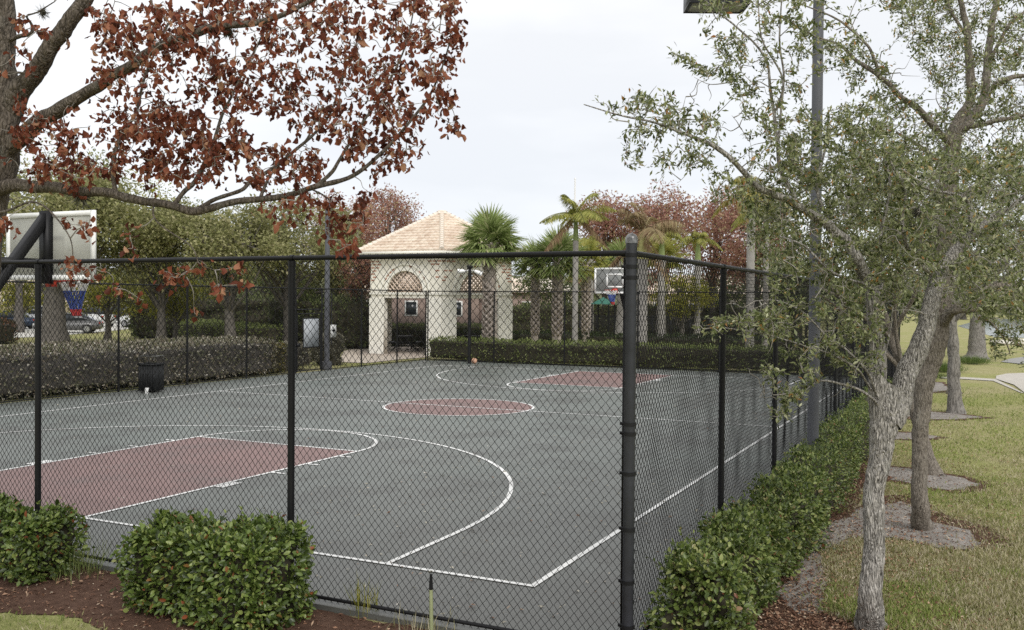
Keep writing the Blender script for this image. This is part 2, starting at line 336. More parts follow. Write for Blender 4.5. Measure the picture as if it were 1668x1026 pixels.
# ------------------------------------------------------------------ setting: ground
def sheet(name, poly, z, mat, wob=0.0, res=.05, thick=0.0):
    poly = np.asarray(poly, float); pts = []
    for a, b in zip(poly, np.roll(poly, -1, 0)):
        n = max(1, int(np.linalg.norm(b-a)/res)) if wob else 1
        pts.append(a+(b-a)*(np.arange(n)/n)[:, None])
    pts = np.concatenate(pts)
    if wob:
        q = np.concatenate([pts, np.zeros((len(pts), 1))], 1)
        pts = pts+wob*np.stack([noise(q, 2.2, 1)+.6*noise(q, 7, 2)+.3*noise(q, 23, 2), noise(q, 2.2, 3)+.6*noise(q, 7, 4)+.3*noise(q, 23, 4)], 1)
    import bmesh
    bm = bmesh.new(); vs = [bm.verts.new((x, y, z)) for x, y in pts]; f = bm.faces.new(vs)
    if f.normal.z < 0: f.normal_flip()
    if thick:
        r = bmesh.ops.extrude_face_region(bm, geom=[f]); bmesh.ops.translate(bm, vec=(0, 0, -thick), verts=[g for g in r['geom'] if isinstance(g, bmesh.types.BMVert)])
    bmesh.ops.triangulate(bm, faces=bm.faces[:]); bmesh.ops.recalc_face_normals(bm, faces=bm.faces[:])
    me = bpy.data.meshes.new(name); bm.to_mesh(me); bm.free(); me.materials.append(mat)
    return link(name, me), pts
GZ = -.05
tag(sheet('ground', [(-400, -500), (700, -500), (700, 600), (-400, 600)], GZ, LAWN)[0], kind='structure')
MULCH_POLY = [(-1.3, 9), (-1.3, -1.5), (.2, -1.5), (16, -1.45), (26, -1.45), (26, -2.2), (16, -2.2), (10, -2.15), (6.5, -2.25), (3.6, -2.2), (1.2, -2.1), (.6, -2.45), (.3, -3.2), (-.6, -3.5), (-3.4, -2.8), (-2.9, -1), (-2.75, 1.0), (-2.62, 2.1), (-2.45, 3.1), (-2.7, 4), (-2.8, 9)]
tag(sheet('mulch_bed', MULCH_POLY, GZ+.006, MULCH, .06)[0], kind='structure')
SANDS = []; SOILS = []
def sand(pix, wob=.07, z=GZ+.012):
    poly = [G(u, v, GZ)[:2] for u, v in pix]
    o, pts = sheet('sand_patch', poly, z, SAND, wob); tag(o, kind='structure'); SANDS.append(pts)
    pc = np.array(poly); ce = pc.mean(0); o2_, p2_ = sheet('soil_patch', ce+(pc-ce)*np.array([1.22, 1.3]), z-.003, MULCH, .10); tag(o2_, kind='structure'); SOILS.append(p2_)
sand([(1290, 1000), (1262, 960), (1290, 915), (1335, 868), (1385, 838), (1420, 822), (1470, 818), (1515, 846), (1560, 862), (1600, 880), (1585, 896), (1520, 893), (1460, 876), (1400, 876), (1355, 893), (1335, 930), (1345, 975), (1330, 1000)])
sand([(1440, 760), (1500, 766), (1560, 778), (1598, 790), (1570, 798), (1510, 796), (1450, 782)])
sand([(1455, 704), (1500, 706), (1532, 712), (1500, 716), (1455, 716)])
sand([(1470, 676), (1520, 671), (1600, 680), (1560, 684), (1490, 683)], .05)
sand([(1490, 622), (1535, 624), (1545, 636), (1510, 640), (1485, 634)], .05)
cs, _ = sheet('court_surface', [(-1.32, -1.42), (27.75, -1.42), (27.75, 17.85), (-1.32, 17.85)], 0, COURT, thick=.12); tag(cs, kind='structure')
Wc, Lc, KW, KL, CR, R3, HX = 15.50, 25.15, 3.657, 5.678, 1.842, 6.145, 1.453; MY = Wc/2; LW = .06
def ringsheet(c, r, a0, a1, w=.06, n=64):
    a = np.linspace(a0, a1, n+1); v = []
    for rr in (r-w/2, r+w/2): v.append(np.stack([c[0]+rr*np.cos(a), c[1]+rr*np.sin(a), np.full(n+1, .008)], 1))
    i = np.arange(n); f = np.stack([i, i+n+1, i+n+2, i+1], 1); return np.concatenate(v), f
kp = MB()
for s0, s1 in ((0, KL), (Lc-KL, Lc)):
    kp.add([[s0, MY-KW/2, .004], [s1, MY-KW/2, .004], [s1, MY+KW/2, .004], [s0, MY+KW/2, .004]], [[0,1,2,3]])
a = np.linspace(0, 2*PI, 73)[:-1]
kp.add(np.concatenate([np.stack([Lc/2+CR*np.cos(a), MY+CR*np.sin(a), np.full(72, .004)], 1), [[Lc/2, MY, .004]]]), [[i, (i+1) % 72, 72] for i in range(72)])
tag(kp.build('key_paint', KEYRED), kind='structure')
ln = MB()
def seg(x0, y0, x1, y1, w=LW, z=.008):
    d = np.array([x1-x0, y1-y0]); d = d/np.linalg.norm(d); nn = np.array([-d[1], d[0]])*w/2
    ln.add([[x0-nn[0], y0-nn[1], z], [x1-nn[0], y1-nn[1], z], [x1+nn[0], y1+nn[1], z], [x0+nn[0], y0+nn[1], z]], [[0,1,2,3]])
h = LW/2
seg(-h, 0, Lc+h, 0); seg(-h, Wc, Lc+h, Wc); seg(0, h, 0, Wc-h); seg(Lc, h, Lc, Wc-h); seg(Lc/2, h, Lc/2, MY-CR-h, z=.008); seg(Lc/2, MY+CR+h, Lc/2, Wc-h); seg(Lc/2, MY-CR+h, Lc/2, MY+CR-h)
ln.add(*ringsheet((Lc/2, MY), CR, 0, 2*PI))
for s in (0, 1):
    X = lambda x: x if s == 0 else Lc-x
    sg = 1 if s == 0 else -1
    for y in (MY-KW/2, MY+KW/2):
        seg(X(h), y, X(KL+h), y)
        o = -1 if y < MY else 1
        seg(X(2.15), y+o*.12, X(2.55), y+o*.12, .16)
        for xx in (3.4, 4.25, 5.1): seg(X(xx), y+o*.03, X(xx), y+o*.26)
    seg(X(KL), MY-KW/2+h, X(KL), MY+KW/2-h)
    a0 = -PI/2 if s == 0 else PI/2
    ln.add(*ringsheet((X(KL), MY), KW/2, a0+.015, a0+PI-.015))
    ln.add(*ringsheet((X(HX), MY), R3, a0, a0+PI))
    for y in (MY-R3, MY+R3): seg(X(h), y, X(HX), y)
tag(ln.build('court_line', LINE), kind='structure')
def gsheet(name, pix, z, mat, wob=0.0):
    return tag(sheet(name, [G(u, v, GZ)[:2] for u, v in pix], GZ+z, mat, wob)[0], kind='structure')
# curving walk at the right, lake, far road, left driveway, plaza by the pavilion
PATHP = [(1700, 680), (1668, 640), (1652, 628), (1622, 618), (1623, 613), (1640, 609.5), (1668, 608.5), (1900, 607), (2400, 640)]
gsheet('path', PATHP, .03, CONC); gsheet('path', [(1500, 614), (1570, 615), (1622, 618), (1668, 641), (1664, 641), (1618, 621), (1560, 617.5), (1500, 616)], .02, CONC)
gsheet('road', [(1630, 590), (1668, 594), (2200, 606), (2200, 580), (1668, 582), (1645, 585)], .03, ASPH)
LAKE, nt, b = newmat('lake_water'); b.inputs['Base Color'].default_value = (.30, .34, .36, 1); b.inputs['Roughness'].default_value = .12; bump(nt, b, tex(nt, coords(nt), 1.2, 4), .15, .1)
gsheet('lake', [(1560, 531), (1620, 549), (1668, 550.5), (1900, 556), (1900, 520), (1668, 519), (1600, 520)], .02, LAKE)
gsheet('driveway', [(-200, 560), (60, 549), (105, 546), (150, 542), (200, 537), (260, 530), (250, 521), (100, 524), (-200, 530)], .02, simple('pale_drive', (.62, .60, .55), .85, var=.08))
gsheet('plaza', [(552, 590), (596, 592), (650, 586), (700, 582), (760, 575), (860, 560), (700, 553), (600, 561), (560, 572)], .02, simple('pink_paving', (.58, .50, .42), .85, var=.08, scale=4))
# distant land rising behind everything, tree line
far = MB(); 
for k in range(2):
    a = np.linspace(math.radians(-40), math.radians(90), 160); rr = 260+40*k
    hh = 7+3*k+2.2*noise(np.stack([a*20, a*0, a*0], 1), 1, k)+1.2*noise(np.stack([a*90, a*0, a*0], 1), 1, 2)
    v0 = np.stack([CX+rr*np.cos(a), CY+rr*np.sin(a), np.full(160, -1.0)], 1); v1 = v0+np.array([0, 0, 1.0])*(hh+1)[:, None]
    v2 = v1+np.stack([np.cos(a)*30, np.sin(a)*30, -hh*.5], 1)
    i = np.arange(159); far.add(np.concatenate([v0, v1, v2]), np.concatenate([np.stack([i, i+1, i+161, i+160], 1), np.stack([i+160, i+161, i+321, i+320], 1)]))
tag(far.build('distant_treeline', soil('far_woods', (.09, .10, .06), (.15, .16, .10), (.22, .22, .15), .6, .3)), kind='stuff')
# ------------------------------------------------------------------ chain-link fences
FZ = 3.0
_panel = {}
def panel_mesh(w, r=.0030, var=0):
    key = (round(w, 2), r, var)
    if key in _panel: return _panel[key]
    n = max(2, round(w/.034)); dx = w/n; dz = .0395; m = int(2.99/dz)
    z = .03+np.arange(m+1)*dz; mb = MB()
    zz = np.concatenate([[z[0]-.012], z, [z[-1]+.035]])
    for i in range(n):
        k = np.arange(m+3); x = i*dx+dx*((k+i) % 2)
        x = x+.0018*np.sin(k*1.7+i*2.1); y = .0022*np.where((k+i) % 2 == 0, 1, -1)
        x[0] = x[1]+(x[2]-x[1])*.4; x[-1] = x[-2]+(x[-3]-x[-2])*.3
        e_ = np.sin(PI*np.clip(x/w, 0, 1))*np.sin(PI*np.clip(zz/3.0, 0, 1))
        q_ = np.stack([x+var*7.3, zz, zz*0+var], 1)
        y = y+e_*.022*noise(q_, 1.1, var)+.004*np.sin(i*.35)*np.sin(k*.21)
        pts = np.stack([x+e_*.010*noise(q_, 1.6, var+3), y, zz+e_*.010*noise(q_, 1.4, var+5)], 1)
        mb.tube(pts, r, 3, cap=False)
    me = mb.build('mesh_panel', MESH); d = me.data; bpy.data.objects.remove(me); _panel[key] = d; return d
def fence(name, label, posts, corner=(), off=.04, r=.0030, skip=(), postr=.031, bands=False):
    posts = [np.array(p, float) for p in posts]
    root = empty(name, (*posts[0], 0)); tag(root, label, 'fence', 'black chain-link fences round the court')
    ang = math.atan2(*(posts[-1]-posts[0])[::-1]); d = unit(posts[-1]-posts[0]); nn = np.array([-d[1], d[0]])
    for i, p in enumerate(posts):
        big = i in corner
        rr = .0415 if big else postr; top = 3.1 if big else 2.975
        mb = MB(); mb.tube([[*p, -.2], [*p, top]], rr, 20)
        po = mb.build('post', POSTB if big else BLACK, root, True)
        cp = MB()
        if big:
            th = np.linspace(0, PI/2, 6)
            cp.tube([[*p, top-.03]]+[[*p, top+.045*math.sin(t)] for t in th], [rr+.004]+[max(.001, (rr+.004)*math.cos(t)) for t in th], 20)
            cp.build('cap', simple('worn_cap', (.16, .16, .16), .3, .5, var=.6, scale=30), po, True)
            for z in (2.985, 2.9, 2.82, 1.745, 1.675, 1.38, .97, .58, .25):
                bm_ = MB(); bm_.tube([[*p, z-.013], [*p, z+.013]], rr+.006, 20)
                bm_.bar([*p, z], [*(p+d*(.075 if i == 0 else -.075)), z], .012, .022)
                bm_.build('brace_band', BLACK, po)
        else:
            cp.tube([[*p, 2.93], [*p, 2.975]], rr+.004, 16); cp.tube([[*(p-d*.02), 3.0], [*(p+d*.02), 3.0]], .028, 12); cp.build('rail_cap', BLACK, po, True)
    for i, (p, q) in enumerate(zip(posts[:-1], posts[1:])):
        MB().tube([[*p, FZ], [*q, FZ]], .0215, 14).build('top_rail', BLACK, root, True)
        if i in skip: continue
        L = np.linalg.norm(q-p); o = link('mesh_panel', panel_mesh(L, r, i % 3)); o.parent = root; o.matrix_parent_inverse = Matrix.Translation((-posts[0][0], -posts[0][1], 0))
        s0 = p+nn*off; o.location = (s0[0], s0[1], 0); o.rotation_euler = (0, 0, ang)
        MB().tube([[*(p+nn*off), .05], [*(q+nn*off), .05]], .017, 8).build('bottom_rail', BLACK, root, True)
        ties = MB()
        for k in range(1, 6):
            c = p+(q-p)*k/6
            ties.tube([[*(c+nn*off), 3.0], [*(c+nn*.0), 3.026], [*(c-nn*.024), 3.0], [*c, 2.975], [*(c+nn*off), 2.98]], .003, 4)
        for z in np.linspace(.4, 2.7, 7): ties.tube([[*(p+nn*off-d*.03), z], [*(p-nn*.036), z+.01], [*(p+nn*off+d*.03), z]], .0028, 4)
        ties.build('wire_tie', BLACK, root)['kind'] = 'stuff'
    return root
XN, YR, XF, YL = -1.32, -1.37, 27.6, 17.72
fence('chain_link_fence', 'black chain-link fence across the front of the court with hip-high green shrubs before it', [(XN, YR), (XN, 1.74), (XN, 4.99), (XN, 8.2), (XN, 11.4), (XN, 14.6), (XN, YL)], corner=(0, 6), off=-.04)
tb = MB(); tb.bar([XN+.04, YR+.062, .05], [XN+.04, YR+.062, 2.97], .02, .008)
f2 = fence('chain_link_fence', 'black chain-link fence receding along the clipped hedge on the right', [(XN+.09, YR), (1.55, YR), (4.43, YR), (7.43, YR), (10.45, YR), (13.43, YR), (16.1, YR), (19.0, YR), (21.9, YR), (24.8, YR), (XF, YR)], corner=(), off=.04)
bpy.data.objects.remove([o for o in f2.children if o.name.startswith('post')][0].children[0]); bpy.data.objects.remove([o for o in f2.children if o.name.startswith('post')][0])
tb.build('tension_bar', BLACK, f2)
fence('chain_link_fence', 'black chain-link fence with a gate along the far left side of the court', [(XN+.1, YL), (.75, YL), (3.32, YL), (5.9, YL), (8.48, YL), (11.06, YL), (13.63, YL), (16.25, YL), (18.75, YL), (20.25, YL), (22.76, YL), (25.3, YL), (XF, YL)], skip=(8,), off=-.04, r=.0024)
fence('chain_link_fence', 'black chain-link fence at the far end of the court before the low hedge', [(XF, YL-.1), (XF, 14.4), (XF, 11.2), (XF, 8.1), (XF, 4.9), (XF, 1.75), (XF, YR+.1)], off=.04, r=.0024)
# gate with notice panel
g = empty('gate', (18.8, YL, 0)); tag(g, 'black framed chain-link gate below a grey panel in the left fence', 'gate')
mb = MB()
for x in (18.83, 20.17): mb.tube([[x, YL, .05], [x, YL, 2.12]], .025, 10)
for z in (.08, 2.1): mb.tube([[18.83, YL, z], [20.17, YL, z]], .022, 10)
mb.build('gate_frame', BLACK, g, True)
mb = MB(); mb.tube([[18.75, YL, 2.25], [20.25, YL, 2.25]], .022, 10); mb.build('lintel_rail', BLACK, g, True)
mb = MB()
for k in range(38):
    z = np.linspace(.1, 2.08, 50); kk = np.arange(50); mb.tube(np.stack([18.85+(k+(kk+k) % 2)*.0345, np.full(50, YL-.02), z], 1), .002, 3, False)
mb.build('mesh_panel', MESH, g)
mb = MB(); mb.bar([18.78, YL-.04, 1.0], [18.95, YL-.04, 1.0], .05, .12); mb.build('latch', BLACK, g)
s = empty('notice_board', (19.55, YL-.06, .95)); tag(s, 'blank grey notice panel hung on the chain-link gate', 'sign')
MB().box((19.55, YL-.06, 1.42), (.43, .006, .5)).build('panel', SIGNG, s)
mb = MB()
for x in (19.1, 20.0): mb.box((x, YL-.06, 1.42), (.02, .01, .52))
for z in (.9, 1.94): mb.box((19.55, YL-.06, z), (.43, .0095, .02))
mb.build('frame', BLACK, s)
# ------------------------------------------------------------------ hoops
def hoop(label, bx, sgn, bz0, bz1, hw, rimz, boardm, netm):
    root = empty('basketball_hoop', (bx-sgn*1.9, MY, 0)); tag(root, label, 'basketball hoop', 'basketball hoops at the two ends')
    X = lambda d: bx+sgn*d
    zc, hh = (bz0+bz1)/2, (bz1-bz0)/2
    MB().tube([[X(-1.95), MY, 0], [X(-1.95), MY, 1.2], [X(-1.75), MY, 1.7], [X(-1.25), MY, 2.15]], .07, 16).build('pole', POSTB, root, True)
    mb = MB(); mb.bar([X(-1.6), MY, 1.75], [X(-.06), MY, bz1-.06], .12); mb.build('arm', BLACK, root)
    mb = MB(); mb.box((X(-.06), MY, zc-.02), (.05, .075, hh+.03)); mb.bar([X(-.75), MY, bz0+.22], [X(-.11), MY, bz0+.22], .1, .13); mb.build('mast', BLACK, root)
    bo = MB().box((X(0), MY, zc), (.008, hw-.05, hh-.04)).build('backboard', boardm, root)
    mb = MB(); t = .034
    for y in (MY-hw+t, MY+hw-t): mb.box((X(0), y, zc), (.02, t, hh))
    for z in (bz0+t, bz1-t): mb.box((X(0), MY, z), (.019, hw-2*t, t))
    mb.build('border', WHITE, bo)
    mb = MB(); q = rimz+.12-.0; t = .03; x = X(.0115)
    for y in (MY-.3, MY+.3): mb.box((x, y, q+.22), (.004, t, .24))
    for z in (q, q+.44): mb.box((x, MY, z), (.0035, .3-t, t))
    mb.build('target_square', WHITE, bo)
    mb = MB(); a = np.linspace(0, 2*PI, 33); rc = X(.15+.228)
    mb.tube(np.stack([rc+.228*np.cos(a), MY+.228*np.sin(a), np.full(33, rimz)], 1), .010, 8, False)
    mb.box((X(.02), MY, rimz-.02), (.012, .1, .08)); mb.bar([X(.02), MY-.08, rimz-.03], [X(.2), MY-.15, rimz-.005], .02, .03); mb.bar([X(.02), MY+.08, rimz-.03], [X(.2), MY+.15, rimz-.005], .02, .03)
    mb.build('rim', RED, root)
    parts = (('net', NETW, 0, .15), ('net', NETB, .15, .41), ('net', NETR, .41, .5))
    for nm, mt, t0, t1 in parts:
        mb = MB(); nst = 12; zz = np.linspace(t0, t1, 5 if mt is not NETR else 3)
        for k in range(nst):
            for sg2 in (1, -1):
                pts = []
                for j, z in enumerate(zz):
                    rr = .22-.175*(z/.5)**.65+.012*math.sin(k*2.3+z*9); th = 2*PI*(k+sg2*z*4.0)/nst
                    pts.append([rc+rr*math.cos(th)+.03*z, MY+rr*math.sin(th)-.22*z*z, rimz-z])
                mb.tube(pts, .010 if netm else .007, 4, False)
        mb.build(nm, mt, root)
    return root
hoop('basketball hoop with cloudy backboard seen from behind, red and blue net, near the left edge', 1.0, 1, 2.87, 3.80, .87, 2.88, BOARDN, True)
hoop('distant basketball hoop facing the viewer with a white bordered backboard', 23.93, -1, 2.9, 3.82, .78, 3.02, BOARDF, True)
# ------------------------------------------------------------------ trash can
tcx, tcy = 11.55, 17.0
t = empty('trash_can', (tcx, tcy, 0), .25); tag(t, 'square black trash can standing on the court by the left fence', 'trash can')
mb = MB()
for k in range(4):
    a = k*PI/2+.25; R = np.array([[math.cos(a), -math.sin(a), 0], [math.sin(a), math.cos(a), 0], [0, 0, 1]])
    for j in range(-4, 5): mb.box(np.array([tcx, tcy, .4])+R@np.array([.235, j*.054, 0]), (.012, .022, .36), R)
mb.build('slat_body', DARKIN, t)
R = np.array([[math.cos(.25), -math.sin(.25), 0], [math.sin(.25), math.cos(.25), 0], [0, 0, 1]])
MB().box((tcx, tcy, .39), (.215, .215, .35), R).build('liner', BLACK, t)
mb = MB()
for sx_, sy_, hx_, hy_ in ((.25, 0, .02, .27), (-.25, 0, .02, .27), (0, .25, .23, .02), (0, -.25, .23, .02)): mb.box(np.array([tcx, tcy, .78])+R@np.array([sx_, sy_, 0]), (hx_, hy_, .022), R)
mb.build('rim', DARKIN, t)
mb = MB(); 
for sx_, sy_ in ((.235, .235), (-.235, .235), (.235, -.235), (-.235, -.235)): mb.box(np.array([tcx, tcy, .9])+R@np.array([sx_, sy_, 0]), (.007, .007, .1), R)
for sx_, sy_, hx_, hy_ in ((.235, 0, .01, .245), (-.235, 0, .01, .245), (0, .235, .225, .01), (0, -.235, .225, .01)): mb.box(np.array([tcx, tcy, 1.01])+R@np.array([sx_, sy_, 0]), (hx_, hy_, .012), R); mb.build('rain_hood', simple('grey_hood', (.16, .16, .15), .6), t)
# ball
bl = MB(); bc = np.array([26.7, 14.85, .12]); th = np.linspace(0, PI, 17)
bl.tube([bc+[0, 0, -.12*math.cos(a)] for a in th], [max(.0005, .12*math.sin(a)) for a in th], 24, False)
tag(bl.build('basketball', simple('worn_orange', (.62, .36, .24), .7, var=.35, scale=9), None, True), 'small pale orange ball resting at the far end of the court', 'ball')
cup = empty('paper_cup', G(239, 641)); tag(cup, 'white paper cup lying before the black trash can', 'cup')
cb = G(239, 641); mb = MB(); mb.tube([cb+[0, 0, 0], cb+[0, 0, .14]], [.04, .055], 14); mb.build('cup_body', WHITE, cup, True); mb = MB(); mb.tube([cb+[0, 0, .14], cb+[0, 0, .155]], .058, 14); mb.build('lid', WHITE, cup, True)
# ------------------------------------------------------------------ light poles
lp = empty('light_pole', (6.0, -1.62, 0)); tag(lp, 'tall dark grey court light pole rising from the right hedge', 'light pole', 'light poles of the court')
pb = np.array([6.0, -1.62]); PH = 8.2
mb = MB(); n_ = 12; mb.tube([[*pb, -.1], [*pb, PH]], [.083, .072], 18); mb.build('pole', GREYP, lp, True)
mb = MB(); mb.tube([[*pb, -.05], [*pb, .12], [*pb, .14]], [.19, .19, .12], 18); mb.build('base_cover', GREYP, lp, True)
hc = P(1167, 12, 14.6); adir = hc[:2]-pb
mb = MB(); mb.tube([[*pb, 7.9], [*(pb+adir*.5), 7.75], [hc[0], hc[1], hc[2]+.28]], .04, 12); mb.build('arm', GREYP, lp, True)
an = math.atan2(R2[1], R2[0]); R = np.array([[math.cos(an), -math.sin(an), 0], [math.sin(an), math.cos(an), 0], [0, 0, 1]])
hd = MB().box(hc+[0, 0, .12], (.46, .27, .115), R).build('lamp_head', GREYP, lp)
mb = MB(); mb.box(hc+[0, 0, .0], (.4, .22, .006), R); mb.build('lens', LENSG, hd)
mb = MB(); 
for q in (-.45, .45): mb.box(hc+R@np.array([q, 0, .0]), (.012, .27, .014), R)
for q in (-.258, .258): mb.box(hc+R@np.array([0, q, .0]), (.436, .012, .0135), R)
mb.build('trim', POSTB, hd)
l2 = empty('light_pole', G(533, 598)); tag(l2, 'grey court light pole beside the gate on the far left side', 'light pole', 'light poles of the court')
b2 = np.array([21.4, 18.35]); mb = MB(); mb.tube([[*b2, -.05], [*b2, 6.3]], [.105, .09], 16); mb.build('pole', GREYP, l2, True)
mb = MB(); mb.tube([[*b2, -.05], [*b2, .25]], .2, 16); mb.build('base_cover', GREYP, l2, True)
mb = MB(); mb.tube([[b2[0]+.05, b2[1]-.17, .9], [b2[0]+.05, b2[1]-.17, 2.9]], .02, 8); mb.build('conduit', POSTB, l2, True)
ps = empty('small_sign', (b2[0], b2[1]-.2, 1.2)); tag(ps, 'small white sign with a dark mark fixed to the left light pole', 'sign')
sg_ = np.array([b2[0]+.1, b2[1]-.22, 1.42]); MB().box(sg_, (.17, .006, .24)).build('plate', WHITE, ps)
mb = MB(); mb.box(sg_+[0, -.0085, .02], (.1, .0025, .035)); mb.box(sg_+[.02, -.0085, .02], (.04, .0025, .09)); mb.build('symbol', BLACK, ps)
# camera post
cpx = P(765, 488, 39.3)[:2]; cpo = empty('camera_post', (*cpx, 0)); tag(cpo, 'black post with two white floodlights before the pavilion', 'post')
MB().tube([[*cpx, 0], [*cpx, 3.95]], .07, 14).build('post', BLACK, cpo, True)
for sgn in (-1, 1):
    c0 = np.array([cpx[0]+R2[0]*.2*sgn, cpx[1]+R2[1]*.2*sgn, 3.83]); mb = MB(); mb.tube([c0, c0+np.array([R2[0]*.3*sgn, R2[1]*.3*sgn, -.12 if sgn > 0 else -.02])], [.06, .1], 12)
    mb.tube([[*cpx, 3.88], c0], .03, 8); mb.build('floodlight', WHITE, cpo, True)
MB().box((*cpx, 4.0), (.09, .09, .06)).build('cap', BLACK, cpo)
# ------------------------------------------------------------------ hedges and shrubs
def boxshell(n, hx, hy, hz, jit=.12, p=5.0, nz=.1, ns=1.5):
    A = np.array([2*hy*hz, 2*hx*hz, 2*hx*hy*.8])
    A = A/A.sum(); ax = rng.choice(3, n, p=A); q = rng.uniform(-1, 1, (n, 3))
    sg = np.where(rng.random(n) < .5, -1.0, 1.0); sg = np.where((ax == 2) & (rng.random(n) < .95), 1.0, sg)
    q[np.arange(n), ax] = sg
    H = np.array([hx, hy, hz]); m = H.min()
    # round the edges by an absolute radius
    r = np.minimum(H, m*.42); inner = H-r; w_ = q*H; core = np.clip(w_, -inner, inner); dd = w_-core; nr = unit(dd+1e-6*q)
    pt = core+nr*np.minimum(np.linalg.norm(dd/r, axis=1), 1)[:, None]*r
    face = np.zeros((n, 3)); face[np.arange(n), ax] = sg
    nrm = unit(np.where((np.linalg.norm(dd, axis=1) > 1e-6)[:, None], nr, face)+.3*face)
    return pt, nrm
def shrub(name, label, cat, c, H, rz, nleaf, L, mat, group=None, lod=2, lump=.075, core_mat=STEMCORE, jit=.1, flowers=None, kindcut=None, orient=.8):
    root = empty(name, (c[0], c[1], GZ), rz); tag(root, label, cat, group)
    R = np.array([[math.cos(rz), -math.sin(rz), 0], [math.sin(rz), math.cos(rz), 0], [0, 0, 1]])
    pt, nr = boxshell(nleaf, *H)
    def deform(p, nrr, k): return p+nrr*(lump*noise(p+np.array(c), 2.3, 1)+lump*.7*noise(p+np.array(c), 6.0, 3)+lump*.45*noise(p+np.array(c), 15.0, 5))[:, None]*k
    pt = deform(pt, nr, 1.0)-nr*np.abs(rng.normal(0, jit, nleaf))[:, None]*.95+nr*(rng.random(nleaf) < .08)[:, None]*rng.uniform(0, .07, nleaf)[:, None]
    base = np.array([c[0], c[1], H[2]+c[2]])
    w_ = pt@R.T+base; nw = nr@R.T
    d = unit(nw*orient+sph(nleaf)*.75+np.array([0, 0, .15])); nn = unit(nw+sph(nleaf)*.6+np.array([0, 0, .5]))
    s = rng.uniform(.5, 1.25, nleaf)
    v, f = leaves(w_, d, nn, L*s, L*s*rng.uniform(.5, .65, nleaf), .18, rng.uniform(0, .25, nleaf), lod)
    FB = MB().add(v, f); SH = MB()
    if lod > 0:
        for k in rng.choice(nleaf, int(nleaf/260), replace=False):
            if nw[k][2] < -.2: continue
            dv = unit(nw[k]+rng.normal(0, .45, 3)+np.array([0, 0, .5])); ln_ = rng.uniform(.07, .17); e_ = w_[k]+dv*ln_; SH.tube(catmull([w_[k]-dv*.1, w_[k]+dv*ln_*.5+rng.normal(0, .012, 3), e_], 3), np.linspace(.003, .0015, 7), 4, False)
            q_ = rng.integers(5, 10); t_ = rng.uniform(0, 1.05, q_)[:, None]; vv, ff = leaves(w_[k]+dv*ln_*t_, unit(dv+sph(q_)*.9), sph(q_)+np.array([0, 0, .6]), L*rng.uniform(.5, .95, q_), L*.42, .2, .15, lod); FB.add(vv, ff)
    FB.build('foliage', mat, root, lod == 2)
    if SH.v: SH.build('shoots', STEMCORE, root)['kind'] = 'stuff'
    # dark solid core painted as the shade among inner branches
    m = 14; q = np.linspace(-1, 1, m); mb = MB()
    for ax in range(3):
        for sg in (-1, 1):
            a_, b_ = np.meshgrid(q, q, indexing='ij'); g3 = np.empty((m*m, 3)); g3[:, ax] = sg; g3[:, (ax+1) % 3] = a_.ravel(); g3[:, (ax+2) % 3] = b_.ravel()
            r_ = min(H)*.4; Hh = np.array(H); inner = Hh-r_; ww = g3*Hh; co_ = np.clip(ww, -inner, inner); dd = ww-co_; nr_ = unit(dd)
            pp = co_+nr_*r_; pp = deform(pp, nr_, 1)-nr_*.13*min(1, min(H)/.3)
            i, j = np.meshgrid(np.arange(m-1), np.arange(m-1), indexing='ij'); i = i.ravel(); j = j.ravel()
            ff = np.stack([i*m+j, (i+1)*m+j, (i+1)*m+j+1, i*m+j+1], 1)
            if sg < 0: ff = ff[:, ::-1]
            mb.add(pp@R.T+base, ff)
    mb.build('shade_core', core_mat, root)
    return root
# two clipped shrubs before the near fence
shrub('clipped_shrub', 'rounded green clipped shrub standing alone before the front fence', 'shrub', (-1.84, 2.12, GZ), (.36, .73, .375), 0, 13000, .053, SHRUBLEAF, 'clipped shrubs before the front fence')
shrub('clipped_shrub', 'darker green clipped shrub cut by the left edge of the photo', 'shrub', (-1.72, 5.22, GZ), (.31, 1.0, .30), 0, 11000, .053, SHRUBLEAF, 'clipped shrubs before the front fence', lump=.08)
# right hedge in clipped lengths
hs = [(0.0, .95, .36, 9500, 'nearest length of clipped hedge by the corner post with bare twigs showing'), (2.55, 1.5, .33, 11000, 'second length of clipped hedge along the right fence, in front of the light pole'), (5.9, 1.75, .36, 8500, 'third length of clipped hedge wrapped around the foot of the tall light pole'), (10.2, 2.4, .36, 7000, 'fourth length of clipped hedge, beyond the light pole'), (15.6, 3.0, .36, 6000, 'farthest length of clipped hedge along the right fence')]
for x, hx_, hz_, nl, lab in hs:
    shrub('hedge', lab, 'hedge', (x, -1.78, GZ), (hx_, .30, hz_), 0, int(nl*1.35), .047, HEDGELEAF, 'clipped hedge along the right fence', 2 if x < 4 else 1, lump=.10)
# bare twigs in the near hedge
tw = MB()
for k in range(9):
    a = np.array([-.75+.25*rng.random(), -2.0+.1*rng.random(), .05]); b_ = a+np.array([rng.uniform(-.2, .1), rng.uniform(-.22, -.05), rng.uniform(.25, .45)])
    m_ = (a+b_)/2+rng.normal(0, .03, 3); tw.tube(catmull([a, m_, b_], 4), np.linspace(.006, .0025, 9), 5)
o_ = [o for o in bpy.data.objects if o.get('label') == hs[0][4]][0]
tw.build('dead_twig', BARKO, o_, True)
